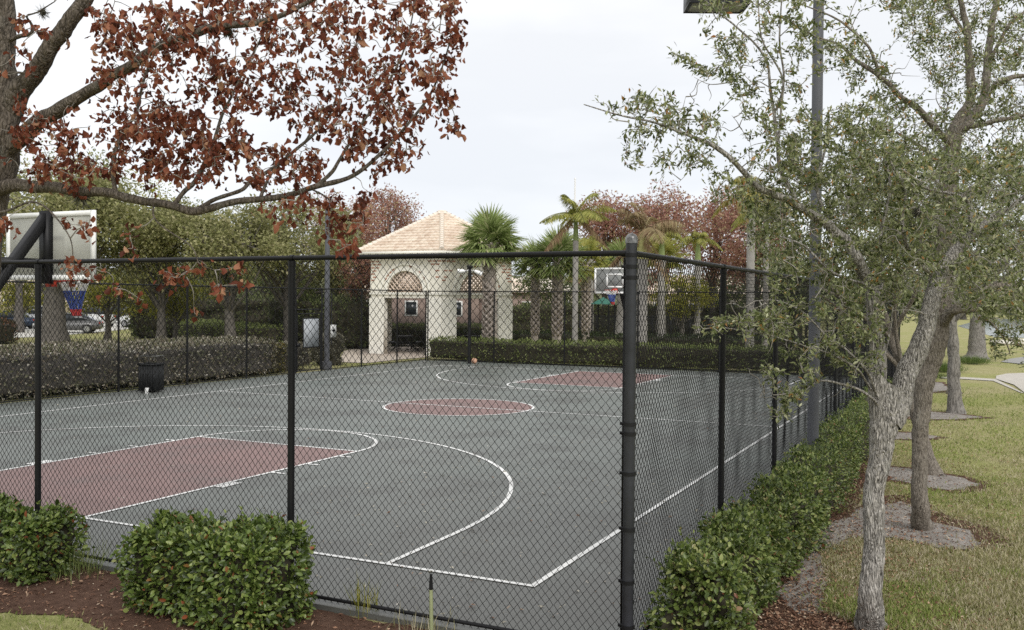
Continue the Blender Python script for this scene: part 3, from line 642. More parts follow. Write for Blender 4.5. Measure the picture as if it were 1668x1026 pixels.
# far hedges
shrub('hedge', 'low clipped green hedge just behind the far end fence', 'hedge', (28.9, 10.35, GZ), (.75, 7.6, .48), .02, 9000, .1, FARHEDGE, lod=0, lump=.07)
shrub('hedge', 'low clipped hedge continuing behind the right half of the far fence', 'hedge', (28.8, 0.4, GZ), (.75, 2.9, .42), 0, 4500, .1, FARHEDGE, lod=0, lump=.07)
shrub('hedge', 'second dark hedge row beyond the palms behind the far end', 'hedge', (37.5, 11.5, GZ), (.8, 12, .5), .05, 11000, .12, leafmat('dark_hedge_leaf', [(0, (.022, .035, .014)), (.6, (.055, .08, .026)), (1, (.11, .14, .05))]), lod=0)
shrub('hedge', 'wide grey purple hedge behind the left fence', 'hedge', (12.2, 20.2, GZ), (6.6, 1.75, .62), 0, 26000, .085, PURPHEDGE, lod=0, lump=.06, core_mat=GREYCORE)
shrub('shrub', 'yellow green clipped shrub ending the grey purple hedge', 'shrub', (18.9, 19.8, GZ), (.5, 1.2, .55), 0, 3000, .09, leafmat('yellow_hedge_leaf', [(0, (.07, .075, .02)), (.5, (.17, .16, .04)), (1, (.30, .22, .07))]), lod=0)
shrub('shrub', 'fuzzy grey bush beside the left light pole', 'shrub', (23.4, 20.0, GZ), (.55, .6, .66), 0, 3500, .07, leafmat('grey_bush_leaf', [(0, (.12, .11, .08)), (.6, (.25, .235, .17)), (1, (.40, .38, .30))]), lod=0, lump=.16)
shrub('shrub', 'dark low shrub seen through the chain-link gate', 'shrub', (20.3, 19.5, GZ), (1.1, .55, .5), 0, 3500, .08, PURPHEDGE, lod=0, core_mat=GREYCORE)
shrub('hedge', 'dark hedge behind the pavilion railing', 'hedge', tuple(P(668, 488, 55)[:2])+(GZ,), (.9, 4.5, .62), .45, 5000, .13, DGREEN, lod=0)
shrub('hedge', 'tall dark shrub screen far behind the palms and the distant hoop', 'hedge', tuple(P(1040, 488, 66)[:2])+(GZ,), (1.2, 9.5, 1.15), .22, 12000, .17, DGREEN, lod=0, lump=.22)
shrub('hedge', 'tall dark shrub border across the grass behind the trash can', 'hedge', tuple(P(350, 488, 64)[:2])+(GZ,), (1.5, 5.2, 1.3), .75, 9000, .17, DGREEN, lod=0, lump=.3)
shrub('hedge', 'dark clipped hedge across the grass behind the gate', 'hedge', (35, 36.0, GZ), (1.2, 7, .6), -.55, 6000, .13, FARHEDGE, lod=0)
shrub('hedge', 'tall dark shrub mass left of the pavilion', 'hedge', (35.5, 29.5, GZ), (1.5, 4.2, 1.3), -.5, 9000, .14, DGREEN, lod=0, lump=.25)
shrub('hedge', 'low hedge with reddish top before the parked cars', 'hedge', (31, 52, GZ), (1.3, 8.0, .62), -.55, 7000, .14, leafmat('red_top_hedge', [(0, (.03, .035, .016)), (.6, (.07, .07, .03)), (.8, (.22, .10, .06)), (1, (.30, .13, .07))]), lod=0)
# ------------------------------------------------------------------ trees, near
def rpx(w, d): return w/2*d/F
class Tree:
    def __init__(s, name, label, base, bark, cat='tree', group=None):
        s.root = empty(name, base); tag(s.root, label, cat, group); s.bark = bark; s.tr = MB(); s.S = []; s.tw = MB(); s.lv = MB(); s.ends = []; s.thin = 1.0
    def limb(s, pts, sides=12, sub=6, rough=.05, flare=False):
        """pts: (u,v,d,width_px)"""
        p = np.array([P(u, v, d) for u, v, d, w_ in pts]); r = np.array([rpx(w_, d) for u, v, d, w_ in pts])
        s.limbw(p, r*s.thin, sides, sub, rough, flare)
    def limbw(s, p, r, sides=12, sub=6, rough=.05, flare=False):
        q = catmull(np.concatenate([p, np.asarray(r)[:, None]], 1), sub); c = q[:, :3]; rr = np.maximum(q[:, 3], .002)
        if len(c) > 4: c = c+np.minimum(rr, .03)[:, None]*.45*np.stack([noise(c, 5, 1), noise(c, 5, 2), noise(c, 5, 3)], 1)
        if flare:
            hgt = c[:, 2]-c[0, 2]; rr = rr*(1+.6*np.exp(-hgt/.16)*(1+.0*hgt))
        v, f = tube(c, rr, sides)
        ctr = np.repeat(c, sides, 0); d_ = v-ctr
        v = ctr+d_*(1+rough*noise(v, 9, 2)+rough*1.4*noise(v*np.array([1, 1, .35]), 34, 1))[:, None]
        s.tr.add(v, f); s.S.append(np.concatenate([c, rr[:, None]], 1))
    def twigs(s, T, maxlen=1.4, r0=.0045, sag=0.0, sides=3):
        S = np.concatenate(s.S); n0 = len(S); buf = np.zeros((n0+len(T)*6, 3)); buf[:n0] = S[:, :3]; n = n0
        d0 = np.array([np.min(np.linalg.norm(S[:, :3]-t, axis=1)) for t in T]); out = []
        for i in np.argsort(d0):
            t = T[i]; dd = np.linalg.norm(buf[:n]-t, axis=1); k = int(np.argmin(dd)); a_ = buf[k]; L = dd[k]
            if L > maxlen: continue
            if L < .01: t = t+rng.normal(0, .03, 3); L = .05
            m1 = a_+(t-a_)*.35+rng.normal(0, .10*L, 3); m2 = a_+(t-a_)*.7+rng.normal(0, .08*L, 3)+np.array([0, 0, -sag*L])
            c = catmull([a_, m1, m2, t], 3); rr = np.linspace(r0+.006*L, .0013, len(c))
            v, f = tube(c, rr, sides); s.tw.add(v, f)
            buf[n:n+5] = c[[3, 5, 6, 8, 9]]; n += 5; out.append(c)
        return out
    def done(s, leafmat_, twigmat=BARKT, smooth=False, cname='crown'):
        s.tr.build('trunk', s.bark, s.root, True)
        if s.tw.v: s.tw.build('twigs', twigmat, s.root, True)['kind'] = 'stuff'
        if s.lv.v: s.lv.build(cname, leafmat_, s.root, smooth)
def inpoly(n, poly, dr, jit=0):
    poly = np.asarray(poly, float); lo, hi = poly.min(0), poly.max(0); out = []
    while len(out) < n:
        q = rng.uniform(lo, hi); c = False; j = len(poly)-1
        for i in range(len(poly)):
            if (poly[i][1] > q[1]) != (poly[j][1] > q[1]) and q[0] < (poly[j][0]-poly[i][0])*(q[1]-poly[i][1])/(poly[j][1]-poly[i][1])+poly[i][0]: c = not c
            j = i
        if c: out.append(P(q[0], q[1], rng.uniform(*dr)))
    return np.array(out)
# --- red leaved tree at the left
rt = Tree('red_leaf_tree', 'tree with dry red-brown leaves and grey limbs reaching over the front fence at left', [*P(-75, 900, 6.6)[:2], GZ], BARKR)
b0 = P(-75, 900, 6.6); b0[2] = GZ
pt0 = [b0, P(-62, 600, 6.6), P(-40, 400, 6.55), P(-18, 290, 6.5), P(2, 200, 6.5), P(6, 120, 6.5), P(0, 0, 6.5), P(-10, -180, 6.5), P(10, -420, 6.4)]
rt.limbw(np.array(pt0), [rpx(x, 6.5) for x in (92, 84, 80, 76, 62, 46, 38, 30, 16)], 16, 8, .07, True)
L_ = rt.limb; rt.thin = .88
L_([(8, 205, 6.5, 46), (30, 150, 6.45, 40), (55, 115, 6.4, 34), (82, 80, 6.35, 31), (108, 45, 6.3, 29), (133, 8, 6.3, 26), (165, -60, 6.3, 22), (210, -180, 6.3, 14), (240, -300, 6.3, 7)], 14)
L_([(-5, 262, 6.5, 40), (25, 229, 6.45, 34), (74, 192, 6.35, 27), (123, 163, 6.25, 23), (176, 131, 6.1, 20), (215, 104, 6.05, 18), (254, 79, 6.0, 16), (300, 60, 5.95, 15), (352, 46, 5.9, 14), (409, 38, 5.9, 12), (470, 20, 5.9, 9), (540, -20, 5.9, 6), (600, -70, 5.9, 4)], 12)
L_([(-30, 318, 6.5, 34), (0, 306, 6.45, 27), (61, 300, 6.3, 22), (95, 306, 6.2, 20), (123, 313, 6.15, 19), (192, 317, 6.0, 17), (246, 327, 5.95, 16), (285, 336, 5.9, 15), (315, 344, 5.9, 15), (352, 338, 5.9, 13), (429, 323, 5.9, 12), (482, 313, 5.9, 11), (515, 303, 5.9, 10), (576, 286, 5.95, 8), (621, 250, 6.0, 6.5), (666, 200, 6.05, 5.5), (699, 155, 6.1, 4.5), (720, 110, 6.1, 3.5), (735, 60, 6.1, 2.5)], 12)
L_([(188, 313, 6.02, 9), (184, 290, 6.05, 8), (184, 266, 6.1, 8), (196, 221, 6.15, 7), (210, 200, 6.2, 7), (223, 180, 6.2, 6), (233, 135, 6.2, 5), (250, 90, 6.2, 4), (280, 30, 6.2, 3)], 8)
L_([(286, 332, 5.92, 9), (300, 312, 5.95, 9), (319, 294, 6.0, 9), (344, 245, 6.1, 8), (352, 220, 6.1, 7), (360, 192, 6.15, 6), (376, 160, 6.15, 5), (400, 110, 6.2, 4), (430, 50, 6.2, 3), (450, -40, 6.2, 2)], 8)
L_([(323, 340, 5.9, 9), (350, 325, 5.95, 8), (393, 311, 6.0, 7), (410, 295, 6.05, 7), (433, 282, 6.1, 7), (478, 245, 6.2, 6), (511, 217, 6.25, 5), (540, 180, 6.3, 4), (560, 120, 6.3, 3), (590, 50, 6.3, 2)], 8)
L_([(425, 323, 5.95, 7), (431, 305, 6.0, 6), (440, 285, 6.05, 5), (460, 262, 6.1, 4.5), (500, 225, 6.1, 3), (520, 170, 6.1, 2)], 7)
L_([(515, 303, 5.9, 7), (540, 280, 5.9, 7), (552, 262, 5.9, 6), (585, 209, 5.95, 5), (615, 165, 6.0, 4), (642, 115, 6.0, 3.5), (665, 60, 6.0, 3), (680, -20, 6.0, 2)], 8)
L_([(300, 62, 5.95, 9), (330, 45, 6.1, 8), (358, 40, 6.2, 8), (375, 25, 6.2, 6), (410, -40, 6.3, 4)], 7)
L_([(8, 70, 6.5, 9), (30, 58, 6.4, 8), (50, 54, 6.3, 7), (52, 40, 6.3, 5), (44, 26, 6.25, 4), (60, 20, 6.2, 3), (90, 2, 6.2, 2)], 7)
L_([(6, 120, 6.5, 6), (30, 118, 6.3, 5), (60, 122, 6.25, 3)], 6)
L_([(250, 330, 5.95, 4), (255, 360, 5.8, 3), (310, 400, 5.6, 2.5), (325, 430, 5.55, 2), (350, 440, 5.5, 1.6)], 5)
L_([(-40, 330, 6.4, 8), (0, 345, 6.0, 5), (60, 330, 5.8, 4), (110, 380, 5.6, 2.5), (120, 430, 5.6, 1.6)], 5)
L_([(505, 306, 5.9, 4), (540, 330, 5.8, 3), (535, 380, 5.75, 2), (560, 400, 5.7, 1.6)], 5)
A = []
A.append(inpoly(500, [(335, -10), (752, -10), (745, 60), (715, 150), (660, 215), (600, 235), (540, 235), (470, 205), (390, 165), (335, 90)], (5.4, 6.9)))
A.append(inpoly(280, [(150, 10), (340, -10), (400, 180), (420, 240), (350, 260), (240, 220), (150, 130)], (5.5, 6.9)))
A.append(inpoly(190, [(200, 180), (420, 230), (520, 240), (560, 260), (480, 300), (360, 300), (280, 300), (170, 280)], (5.5, 6.6)))
A.append(inpoly(44, [(560, 235), (640, 215), (700, 185), (690, 260), (640, 285), (600, 290)], (5.7, 6.5)))
A.append(inpoly(34, [(715, 60), (757, 10), (752, 100), (735, 120), (762, 200), (735, 225), (715, 190)], (5.8, 6.4)))
A.append(inpoly(60, [(20, 150), (110, 190), (150, 260), (120, 300), (60, 290), (15, 260)], (5.6, 6.3)))
A.append(inpoly(90, [(30, 200), (200, 140), (320, 190), (340, 295), (200, 295), (60, 290)], (5.6, 6.6)))
A.append(inpoly(40, [(140, 10), (330, 0), (330, 90), (180, 130)], (5.7, 6.7)))
A.append(inpoly(14, [(20, 0), (60, 0), (120, 90), (60, 110), (20, 90)], (5.9, 6.4)))
A.append(inpoly(50, [(410, 320), (600, 300), (610, 345), (560, 400), (470, 360), (420, 350)], (5.5, 6.1)))
for hp, k in (((135, 350, 20, 30), 4), ((10, 365, 18, 26), 5), ((300, 450, 30, 28), 6), ((350, 460, 30, 22), 5), ((395, 445, 14, 22), 4), ((160, 440, 30, 16), 4), ((205, 390, 14, 16), 4), ((125, 430, 20, 12), 4), ((232, 490, 3, 3), 1), ((318, 512, 3, 3), 1), ((270, 445, 15, 8), 3), ((575, 400, 20, 10), 4), ((540, 410, 8, 10), 2), ((190, 470, 15, 6), 3)):
    for _ in range(k): A.append(P(hp[0]+rng.normal(0, hp[2]*.5), hp[1]+rng.normal(0, hp[3]*.5), rng.uniform(5.4, 5.8))[None])
A.append(inpoly(330, [(-450, -420), (700, -420), (760, -5), (330, -8), (100, -10), (-450, -10)], (5.3, 8.0)))
A.append(inpoly(90, [(-450, -10), (-10, -10), (-10, 300), (-300, 320)], (5.6, 8.0)))
T = np.concatenate(A)
tws = rt.twigs(T, 1.6, .0028, .05)
cc = np.array([t_[-1] for t_ in tws]); nL = 6; 
k_ = rng.integers(3, 9, len(cc)); base = np.repeat(cc, k_, 0); nn_ = len(base)
tip = np.repeat(np.array([t_[-1]-t_[-4] for t_ in tws]), k_, 0)
base = base-unit(tip)*rng.uniform(0, .08, nn_)[:, None]+rng.normal(0, .022, (nn_, 3))
d = unit(np.array([0, 0, -1.0])+sph(nn_)*.75); Ls = rng.uniform(.022, .054, nn_)
v, f = leaves(base, d, sph(nn_), Ls, Ls*rng.uniform(.35, .85, nn_), rng.uniform(.2, 1.0, nn_), rng.uniform(-.5, .8, nn_), 2)
v = v+.006*np.stack([noise(v, 75, 1), noise(v, 75, 2), noise(v, 75, 3)], 1)
rt.lv.add(v, f); rt.done(REDLEAF, BARKT)
# --- oaks at the right
def oakleaves(tr, tws, per, L=.055, last=.26, spread=.02):
    cs, ds = [], []
    for c in tws:
        k = rng.integers(*per); seglen = np.linalg.norm(np.diff(c, axis=0), axis=1); cum = np.concatenate([[0], np.cumsum(seglen)]); tot = cum[-1]
        s0 = max(0, tot-last); q = rng.uniform(s0, tot, k); pts = np.stack([np.interp(q, cum, c[:, i]) for i in range(3)], 1); dr = unit((c[-1]-c[-3])[None])
        cs.append(pts+rng.normal(0, spread, (k, 3))); ds.append(unit(np.repeat(dr, k, 0)*.6+sph(k)*.9))
    cs = np.concatenate(cs); ds = np.concatenate(ds); n = len(cs); Ls = L*rng.uniform(.6, 1.2, n)
    v, f = leaves(cs, ds, unit(sph(n)*.8+np.array([0, 0, 1.0])), Ls, Ls*rng.uniform(.32, .48, n), .15, rng.uniform(-.1, .25, n), 1); tr.lv.add(v, f)
o1 = Tree('oak_tree', 'nearest oak with pale furrowed trunk forking at eye level beside the hedge', [*G(1417, 1018, GZ)[:2], GZ], BARKO, group='oaks in a row beside the hedge')
D = 7.75; g0 = G(1417, 1018, GZ)
pp = [g0-np.array([0, 0, .1]), P(1418, 985, D), P(1421, 930, D), P(1424, 870, D), P(1428, 800, D), P(1434, 740, D), P(1440, 695, D), P(1446, 655, D), P(1458, 625, D)]
o1.limbw(np.array(pp), [rpx(x, D) for x in (40, 37, 35, 33, 33, 35, 44, 42, 35)], 64, 30, .05, True)
L_ = o1.limb
L_([(1440, 700, D, 36), (1432, 660, D, 34), (1430, 620, D, 30), (1434, 575, D, 25), (1428, 535, D, 24), (1421, 501, D, 22), (1413, 460, D, 21), (1393, 419, D-.1, 19), (1378, 395, D-.1, 18), (1360, 378, D-.15, 17), (1327, 350, D-.2, 14), (1280, 325, D-.3, 12), (1255, 315, D-.3, 11), (1230, 303, D-.35, 10), (1202, 271, D-.4, 9), (1171, 243, D-.4, 8), (1133, 225, D-.45, 6), (1100, 212, D-.5, 5), (1065, 200, D-.5, 4), (1015, 189, D-.5, 3), (980, 179, D-.5, 2.2), (951, 170, D-.5, 1.6)], 14, 5)
L_([(1448, 690, D, 40), (1466, 655, D+.03, 37), (1479, 607, D+.06, 34), (1490, 582, D+.08, 33), (1499, 555, D+.1, 31), (1510, 520, D+.12, 28), (1528, 455, D+.2, 24), (1548, 420, D+.25, 21), (1568, 400, D+.3, 18), (1589, 378, D+.3, 15), (1610, 360, D+.3, 12), (1630, 345, D+.3, 10), (1668, 322, D+.3, 8), (1720, 290, D+.3, 6)], 14, 6)
L_([(1589, 378, D+.3, 9), (1581, 360, D+.2, 8), (1577, 335, D+.2, 7), (1570, 322, D+.15, 6), (1545, 315, D+.1, 5), (1515, 308, D, 4), (1480, 295, D, 3)], 8)
L_([(1300, 335, D-.25, 8), (1285, 305, D-.2, 7), (1271, 274, D-.2, 7), (1266, 230, D-.2, 6), (1261, 187, D-.2, 5.5), (1255, 150, D-.2, 5), (1249, 103, D-.2, 4), (1230, 72, D-.2, 3.5), (1199, 44, D-.2, 3), (1165, 16, D-.2, 2.5), (1130, -20, D-.2, 2)], 8)
L_([(1271, 274, D-.2, 5), (1268, 230, D-.1, 4.5), (1272, 180, D, 4), (1276, 120, D, 3.5), (1270, 60, D, 3), (1275, -30, D, 2)], 7)
L_([(1261, 187, D-.2, 4), (1275, 130, D-.3, 3.5), (1240, 60, D-.4, 3), (1235, -20, D-.4, 2)], 6)
L_([(1393, 419, D, 9), (1370, 390, D+.1, 7), (1345, 350, D+.2, 6), (1330, 300, D+.3, 5), (1345, 240, D+.4, 4), (1350, 180, D+.4, 3)], 7)
L_([(1421, 501, D, 8), (1440, 450, D+.2, 7), (1435, 380, D+.3, 6), (1450, 310, D+.3, 5), (1440, 240, D+.3, 3.5)], 7)
L_([(1528, 452, D+.2, 8), (1490, 420, D, 7), (1470, 370, D-.2, 6), (1475, 310, D-.3, 5), (1450, 260, D-.3, 4)], 7)
L_([(1436, 680, D, 6), (1425, 655, D-.1, 5), (1400, 635, D-.2, 4.5), (1370, 625, D-.3, 4), (1335, 620, D-.35, 3), (1305, 640, D-.35, 2.2), (1275, 655, D-.35, 1.5)], 6)
L_([(1432, 660, D, 5), (1415, 610, D-.2, 4.5), (1380, 570, D-.3, 4), (1345, 545, D-.35, 3.2), (1310, 510, D-.4, 2.6), (1270, 490, D-.4, 2), (1230, 490, D-.4, 1.4)], 6)
L_([(1421, 640, D, 4.5), (1395, 600, D-.25, 4), (1350, 575, D-.35, 3), (1300, 560, D-.4, 2.2), (1250, 545, D-.45, 1.8), (1190, 535, D-.5, 1.3), (1150, 530, D-.5, 1)], 6)
L_([(1430, 640, D, 4), (1440, 590, D-.1, 3.5), (1450, 540, D-.1, 3), (1455, 490, D-.15, 2)], 6)
L_([(1415, 465, D, 6), (1385, 455, D-.2, 4.5), (1350, 440, D-.3, 4), (1310, 400, D-.4, 3), (1270, 385, D-.5, 2.2)], 6)
A = [inpoly(60, [(960, 165), (1040, 152), (1100, 150), (1160, 180), (1200, 250), (1130, 240), (1060, 222), (1010, 205)], (6.6, 7.7)),
     inpoly(44, [(1010, 215), (1140, 240), (1240, 300), (1200, 330), (1120, 310), (1060, 300), (1020, 270)], (6.7, 7.7)),
     inpoly(150, [(1120, -20), (1330, -20), (1320, 100), (1290, 290), (1230, 290), (1190, 160), (1150, 60)], (6.8, 8.2)),
     inpoly(20, [(1095, 85), (1200, 120), (1190, 140), (1100, 105)], (7, 7.6)),
     inpoly(560, [(1205, 300), (1290, 270), (1400, 260), (1480, 280), (1500, 420), (1460, 500), (1380, 480), (1290, 440), (1220, 400)], (7.25, 9.2)),
     inpoly(540, [(1440, 260), (1680, 230), (1760, 400), (1680, 520), (1560, 500), (1480, 420)], (6.8, 9)),
     inpoly(55, [(1150, 515), (1290, 495), (1430, 470), (1430, 560), (1330, 560), (1230, 550)], (6.8, 7.9)),
     inpoly(24, [(1235, 590), (1330, 575), (1340, 610), (1300, 650), (1245, 640)], (6.9, 7.6)), inpoly(26, [(1110, 530), (1200, 500), (1330, 490), (1330, 545), (1200, 555)], (6.8, 7.6)), inpoly(14, [(1240, 640), (1310, 630), (1300, 680), (1260, 690)], (6.9, 7.5)),
     inpoly(36, [(1330, 560), (1450, 500), (1440, 600), (1380, 640)], (7, 8)), inpoly(50, [(1235, 420), (1440, 430), (1440, 590), (1330, 590), (1250, 540)], (7, 8.3)),
     inpoly(30, [(1290, -20), (1400, 20), (1420, 110), (1330, 130), (1290, 60)], (7, 8)),
     inpoly(260, [(1300, 180), (1440, 170), (1500, 280), (1320, 300), (1270, 280)], (7, 9.2)),
     inpoly(160, [(1100, -300), (1800, -300), (1800, 250), (1680, 240), (1640, -10), (1130, -15)], (6.5, 9.5))]
tws = o1.twigs(np.concatenate(A), 1.1, .0038, .02); oakleaves(o1, tws, (14, 26), .049)
o1.twigs(np.concatenate([inpoly(300, [(1205, 300), (1300, 250), (1480, 260), (1680, 250), (1700, 500), (1480, 520), (1290, 450)], (6.9, 8.6)), inpoly(60, [(1160, 480), (1430, 470), (1440, 640), (1240, 660)], (7, 7.8)), inpoly(60, [(1010, 170), (1290, -10), (1290, 290), (1100, 300)], (7, 8))]), 1.1, .0042, .0); o1.done(OAKLEAF, BARKT)
o2 = Tree('oak_tree', 'second oak with straight brown trunk standing in a ring of grey sand', [*G(1500, 860, GZ)[:2], GZ], BARKD, group='oaks in a row beside the hedge')
D = 11.2; g0 = G(1501, 858, GZ)
o2.limbw(np.array([g0-np.array([0, 0, .1]), P(1500, 830, D), P(1498, 760, D), P(1499, 700, D), P(1502, 660, D), P(1508, 620, D), P(1516, 580, D), P(1524, 540, D), P(1530, 490, D), P(1534, 430, D), P(1540, 360, D), P(1546, 280, D), P(1555, 212, D)]), [rpx(x, D) for x in (28, 26, 24, 24, 27, 31, 35, 40, 39, 36, 32, 27, 25)], 32, 9, .06, True)
L_ = o2.limb
L_([(1554, 215, D, 20), (1566, 190, D, 17), (1579, 168, D, 15), (1581, 140, D, 14), (1579, 110, D, 13), (1575, 62, D, 11), (1570, 19, D, 9), (1555, -20, D, 7), (1540, -90, D, 5), (1530, -200, D, 3)], 12)
L_([(1556, 220, D, 18), (1580, 195, D+.1, 16), (1601, 162, D+.2, 15), (1605, 130, D+.2, 14), (1607, 109, D+.2, 13), (1614, 56, D+.2, 11), (1623, 0, D+.2, 9), (1640, -100, D+.2, 5)], 12)
L_([(1603, 158, D+.2, 10), (1618, 140, D+.1, 9), (1632, 131, D, 9), (1650, 126, D, 8), (1680, 124, D, 7), (1740, 110, D-.1, 5), (1800, 70, D, 3)], 10)
L_([(1607, 109, D+.2, 7), (1625, 75, D+.1, 6), (1645, 40, D, 5), (1668, 20, D, 4), (1710, -20, D, 3)], 8)
L_([(1556, 218, D, 10), (1580, 208, D-.1, 9), (1607, 200, D-.2, 8), (1640, 192, D-.3, 7), (1700, 190, D-.4, 5), (1760, 210, D-.4, 3)], 10)
L_([(1550, 240, D, 14), (1536, 225, D-.1, 12), (1505, 187, D-.3, 11), (1485, 170, D-.4, 10), (1467, 156, D-.5, 9), (1445, 135, D-.5, 8), (1427, 119, D-.6, 7.5), (1395, 97, D-.6, 6), (1367, 73, D-.6, 4.5), (1327, 59, D-.7, 3), (1290, 40, D-.7, 2)], 10)
L_([(1432, 122, D-.6, 5), (1424, 95, D-.6, 5), (1414, 75, D-.6, 4.5), (1386, 47, D-.6, 4), (1358, 28, D-.6, 3), (1311, 9, D-.6, 2)], 8)
L_([(1575, 62, D, 6), (1555, 30, D, 5.5), (1545, 10, D, 5), (1530, -40, D, 4)], 8)
L_([(1540, 360, D, 14), (1560, 330, D+.3, 12), (1590, 300, D+.5, 9), (1640, 270, D+.6, 6), (1700, 230, D+.6, 4)], 9)
L_([(1528, 530, D, 22), (1550, 508, D, 18), (1570, 498, D, 15), (1589, 476, D, 14), (1620, 466, D, 13), (1668, 462, D, 11), (1740, 440, D, 7)], 10)
L_([(1530, 540, D, 20), (1545, 512, D-.2, 16), (1560, 505, D-.3, 14), (1589, 504, D-.3, 12), (1620, 498, D-.4, 11), (1668, 500, D-.5, 9), (1750, 495, D-.5, 6)], 10)
L_([(1592, 503, D-.3, 4), (1608, 520, D-.4, 3.4), (1628, 540, D-.5, 3), (1640, 560, D-.5, 2.4), (1645, 575, D-.5, 1.6)], 6)
L_([(1632, 545, D-.5, 2.2), (1650, 555, D-.5, 1.8), (1668, 567, D-.5, 1.4)], 5)
L_([(1532, 450, D, 12), (1505, 400, D+.4, 10), (1480, 350, D+.6, 8), (1440, 300, D+.7, 6), (1400, 270, D+.7, 4)], 8)
L_([(1545, 300, D, 10), (1530, 270, D+.5, 8), (1500, 240, D+.8, 6), (1460, 215, D+.9, 4)], 8)
A = [inpoly(400, [(1430, -20), (1680, -20), (1680, 200), (1560, 190), (1500, 120), (1450, 40)], (9.8, 12.4)),
     inpoly(800, [(1390, 200), (1500, 180), (1700, 180), (1740, 480), (1600, 490), (1480, 480), (1380, 420), (1330, 330)], (9.6, 12.6)),
     inpoly(90, [(1330, 50), (1430, 90), (1500, 170), (1440, 200), (1380, 150)], (10, 11.2)),
     inpoly(70, [(1560, 480), (1680, 480), (1680, 540), (1600, 530)], (10.2, 11.8)),
     inpoly(26, [(1590, 520), (1680, 520), (1680, 610), (1620, 590)], (10.4, 11)),
     inpoly(170, [(1400, -300), (1900, -300), (1900, 400), (1700, 400), (1680, -15), (1440, -15)], (9.5, 13))]
tws = o2.twigs(np.concatenate(A), 1.3, .005, .02); oakleaves(o2, tws, (14, 27), .055, .32, .03)
o2.twigs(np.concatenate([inpoly(260, [(1390, 200), (1680, 150), (1700, 480), (1480, 480), (1350, 380)], (9.8, 12.2)), inpoly(60, [(1430, -20), (1680, -20), (1680, 200), (1500, 150)], (10, 12))]), 1.3, .005, .0); o2.done(OAKLEAF, BARKT)
def oak_generic(label, base, hgt, r0, lean, crown_c, crown_r, ncl, bark, group, seed, fork=None, Lf=.09, lower=.45):
    st = rng.bit_generator.state
    t_ = Tree('oak_tree', label, base, bark, group=group); base = np.array(base, float); top = np.array(crown_c, float)
    k = np.linspace(0, 1, 7)[:, None]; pts = base*(1-k)+(top-[0, 0, crown_r*.2])*k+np.sin(k*3)*np.array([lean[0], lean[1], 0])
    t_.limbw(pts, r0*(1-.6*k[:, 0]), 20, 6, .06, True)
    for q in range(9):
        a = q*2*PI/9+rng.uniform(-.3, .3); e = top+crown_r*.8*np.array([math.cos(a), math.sin(a), rng.uniform(-.3, .7)]); s0 = pts[int(rng.integers(3, 6))]
        mm = (s0+e)/2+rng.normal(0, .12*crown_r, 3); t_.limbw(np.array([s0, mm, e]), [r0*.4, r0*.25, .012], 8, 6, .05)
    T_ = top+sph(ncl)*crown_r*(rng.uniform(0.2, 1, ncl)**.5)[:, None]*np.array([1, 1, .75]); T_ = T_[T_[:, 2] > base[2]+hgt*lower]
    tws_ = t_.twigs(T_, 2.5, .006); oakleaves(t_, tws_, (16, 30), Lf, .5, .07); t_.done(OAKLEAF, BARKT); return t_
g3 = G(1521, 773, GZ)
o3 = oak_generic('oak with a short leaning trunk half hidden behind the second oak', g3, 4.5, .10, (0, 0), g3+np.array([.2, 1.0, 3.6]), 1.9, 330, BARKD, 'oaks in a row beside the hedge', 1)
g4 = G(1556, 673, GZ)
oak_generic('fourth oak with grey flared trunk on the lawn at right', g4, 6.5, .165, (0, 0), g4+np.array([-.2, .2, 5.0]), 2.9, 420, BARKG, 'oaks in a row beside the hedge', 2, Lf=.1, lower=.42)
g5 = G(1591, 584, GZ)
oak_generic('far oak with a thick short trunk near the lake path', g5, 7, .42, (0, 0), g5+np.array([0, 0, 5.8]), 3.6, 300, BARKG, 'oaks in a row beside the hedge', 3, Lf=.16, lower=.42)
g6 = G(1572, 642, GZ)
oak_generic('slim dark oak trunk just behind the fourth oak', g6+np.array([0, .3, 0]), 6, .14, (0, 0), g6+np.array([0.5, .5, 4.8]), 2.6, 260, BARKD, 'oaks in a row beside the hedge', 4, Lf=.12, lower=.45)
